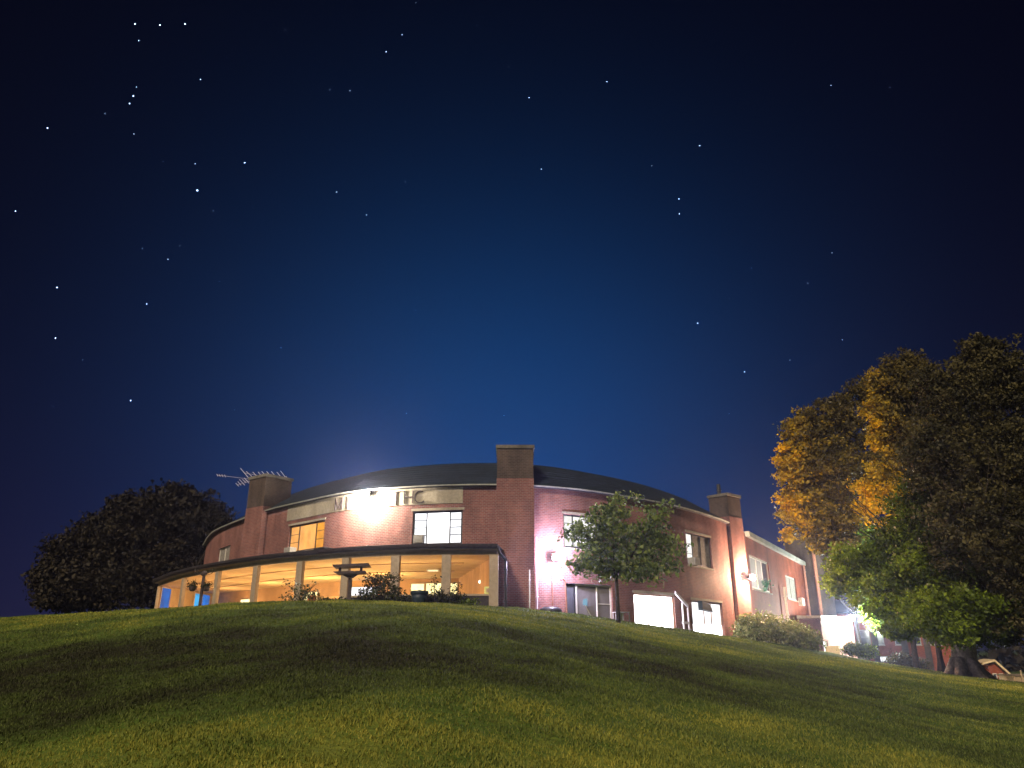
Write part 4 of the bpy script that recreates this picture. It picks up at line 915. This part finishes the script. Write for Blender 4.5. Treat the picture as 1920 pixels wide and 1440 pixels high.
bed = thing('planting_bed', 'low dark band of mixed leafy planting along the foot of the porch', 'planting bed', at(790, 1132, YS))
fol('foliage', [B_(u, 1128+rnd.uniform(-2, 2), YS+.3, 17, 8) for u in range(700, 880, 14)]+[B_(u, 1128, YS+.3, 12, 3.5, wgt=.35) for u in range(604, 700, 14)], 4200, .10, 77, G_dark, bed, per=8, spread=.25)
# tub
P = at(786, 1128, 32.0); A = Matrix.Translation((P.x, P.y, gz_(P.x, P.y)))
tb = thing('garden_tub', 'dark blue round tub with a wide rim standing in the planting bed', 'planter', A @ Vector((0, 0, 0)))
MB().lathe([(.24, -.1), (.30, .20), (.34, .38)], 18, A).build('tub', M['bluep'], tb, True)
MB().lathe([(.37, .381), (.38, .46), (.36, .52)], 18, A).build('rim', M['bluep'], tb, True)
MB().lathe([(.33, .50), (.02, .56)], 14, A).build('lid', M['bluep'], tb, True)

# hedge, bushes at right -------------------------------------------
YH = 47
hd = thing('clipped_hedge', 'long rounded pale green hedge below the wing windows', 'hedge', at(1455, 1205, YH))
fol('foliage', [B_(1405, 1180, YH, 26, 22, 1.2), B_(1430, 1178, YH, 32, 24, 1.4), B_(1462, 1186, YH, 34, 24, 1.4), B_(1495, 1194, YH, 32, 22, 1.3), B_(1517, 1202, YH, 18, 18, 1.0, .5)], 13000, .13, 81, G_hedge, hd, per=12, spread=.16, shell=.75)
P = at(1455, 1200, YH); MB().tube([(P.x, P.y, gz_(P.x, P.y)-.1), (P.x, P.y, P.z+.4)], .05, 6).build('stem', M['bark'], hd)
b2_ = thing('round_bush', 'bright green low bush right of the cream board', 'bush', at(1612, 1228, 58))
fol('foliage', [B_(1600, 1218, 58, 16, 9), B_(1622, 1221, 58, 18, 10)], 3000, .15, 82, G_green, b2_, per=10, spread=.2, shell=.7)
b3_ = thing('round_bush', 'dark rounded bush in front of the far orange brick building', 'bush', at(1700, 1248, 60))
fol('foliage', [B_(1688, 1243, 60, 24, 14), B_(1715, 1250, 60, 20, 14)], 3000, .16, 83, G_brown, b3_, per=10, spread=.2, shell=.7)
# cream board and small lit windows low on the far block
P = at(1561, 1217, 64); A = Matrix.Translation((P.x, P.y, 0)); gz0 = P.z
bd = thing('cream_board', 'cream board leaning low beside a lit cellar window', 'board', (P.x, P.y, gz_(P.x, P.y)))
MB().prism([(-.58, gz0-.6), (.60, gz0-.6), (.52, gz0+.28), (-.55, gz0+.20)], (-.05, .05), A).build('board', M['sand'], bd)
# far brick building -------------------------------------------
FB = thing('brick_block', 'far orange lit brick block behind the big maple trunk', 'building', (42, 85, -3))
FBc = Curve([(41.5, 97), (44.5, 88.5), (47, 81)][::-1] if False else [(34.8, 86.5), (41.0, 83.4), (45.6, 81.0)], 4)
fo = []
for u, w_ in ((1625, 1.0), (1650, 1.0), (1690, 1.0), (1720, .9), (1750, .9), (1770, .6)):
    q = FBc.hit(u, 1215)[0]; fo.append((q-w_/2, q+w_/2, .35, 1.9))
wall(FBc, 0, FBc.L, -7, 3.6, fo, 'wall', M['brick2'], FB)
for k, o in enumerate(fo): window(FB, FBc, o, (1,), (2,), 'grey', 'darkroom', label=None)
sweep(FBc, 0, FBc.L, [(.3, 3.6), (.3, 3.75), (-3, 5.2), (-6, 3.6)], 'roof', M['roof'], FB)
e_ = FBc.at(FBc.L); mb = MB(); mb.face([(e_.x, e_.y, -7), (e_.x+2.5, e_.y+7, -7), (e_.x+2.5, e_.y+7, 3.6), (e_.x, e_.y, 3.6)]); mb.build('end_wall', M['brick2'], FB)
for u in (1643, 1698, 1740):
    q = FBc.hit(u, 1220)[0]; A = FBc.frame(q, 0, 0); MB().box(-.3, .3, -.35, -.01, -7, 3.4, A).build('pilaster', M['brick_old'], FB)
q, z = FBc.hit(1654, 1236); A = FBc.frame(q, z, 0)
lw = MB().box(-.6, .6, -.05, -.005, -.3, .3, A).build('window', M['grey'], FB); lw['label'] = 'tiny bright cellar window'
MB().box(-.5, -.05, -.07, -.052, -.2, .2, A).build('pane', M['g_white'], lw); MB().box(.05, .5, -.07, -.052, -.2, .2, A).build('pane', M['g_white'], lw)
# gabled house -------------------------------------------
YGH = 72; P = at(1850, 1270, YGH); gh = thing('gabled_house', 'small orange lit gabled house far down the slope between the trunks', 'house', (P.x, P.y, -4))
A = Matrix.Translation((P.x, P.y, 0)) @ Matrix.Rotation(math.radians(-20), 4, 'Z'); sc = YGH/FPX
zr = at(1866, 1241, YGH).z; ze = at(1808, 1247, YGH).z
MB().box(-2.2, .2, 0, 4, -6, ze-.1, A).build('wall', M['brick2'], gh)
MB().prism([(.2, -6), (2.1, -6), (2.1, zr-1.7), (.75, zr-.1), (.2, zr-.25)], (-.3, 4), A).build('gable_wall', M['brick2'], gh)
MB().prism([(-.25, zr-.22), (.75, zr+.04), (2.4, zr-1.9), (2.4, zr-1.65), (.78, zr+.22), (-.25, zr-.06)], (-.7, 4.2), A).build('roof', M['sand'], gh)
MB().prism([(-2.3, ze-.1), (.2, ze-.1), (.2, ze+.05), (-2.3, ze+.05)], (-.3, 4.2), A).build('lean_roof', M['terra'], gh)
for x0 in (.45, .95):
    wn = MB().box(x0, x0+.32, -.34, -.302, -4, zr-.95, A).build('window', M['white'], gh); MB().box(x0+.05, x0+.27, -.36, -.342, -4, zr-1.02, A).build('pane', M['darkroom'], wn)
P = at(1912, 1277, 60); sh = thing('pale_shed', 'small pale yellow shed at the right edge under the dark tree', 'shed', (P.x, P.y, -3))
A = Matrix.Translation((P.x, P.y, 0)); MB().box(-.3, 1.6, 0, 2, -5, P.z+.35, A).build('wall', M['sand'], sh); MB().box(-.4, 1.7, -.1, 2.1, P.z+.352, P.z+.45, A).build('roof', M['post'], sh)
MB().tube([A @ Vector((.1, -.2, -4)), A @ Vector((.1, -.2, P.z+.75))], .05, 6).build('corner_post', M['sand'], sh)
# plant inside the wing window
A = mw @ Matrix.Translation((.8, -.03, .12)); P = A @ Vector((0, 0, 0))
pl = thing('potted_plant', 'green potted plant on the sill of the white framed wing window', 'plant', P)
MB().lathe([(.12, -.1), (.18, .14), (.2, .18)], 12, A).build('pot', M['green_p'], pl)
fol('foliage', [(P+Vector((0, 0, .45)), (.42, .10, .30), 1)], 200, .15, 90, leafmat('house_plant_leaf', [(.01, .10, .06), (.02, .2, .12)], .4, .3), pl, per=6, spread=.25)
# long dark treeline on the horizon
tl = fol('treeline', [(Vector((x, 300+40*math.sin(x*.01), -4)), (20, 10, 7+3*math.sin(x*.07)), 1) for x in range(-420, 460, 22)]+[(Vector((x, 150+.3*x, -5)), (9, 6, 4.5+1.5*math.sin(x*.3)), .5) for x in range(62, 230, 9)], 22000, 2.0, 99, G_black, None, per=16, spread=.2)
setp(tl, 'distant dark treeline on the horizon beyond the hill', 'treeline')

# ------------------------------------------------------------------ thin mist added to give the lamps a halo
hm = bpy.data.materials.new('halo_mist'); hm.use_nodes = True; t = hm.node_tree; t.nodes.remove(t.nodes['Principled BSDF'])
pv = nd(t, 'ShaderNodeVolumePrincipled'); pv.inputs['Density'].default_value = .0007; pv.inputs['Color'].default_value = (.55, .6, 1, 1); pv.inputs['Anisotropy'].default_value = .8
t.links.new(pv.outputs[0], t.nodes['Material Output'].inputs['Volume'])
hz = MB().box(-2300, 2300, -1700, 2700, -8.5, 26).build('haze', hm); setp(hz, 'thin mist added over the hill to give the lamps a halo', 'haze', kind='stuff')
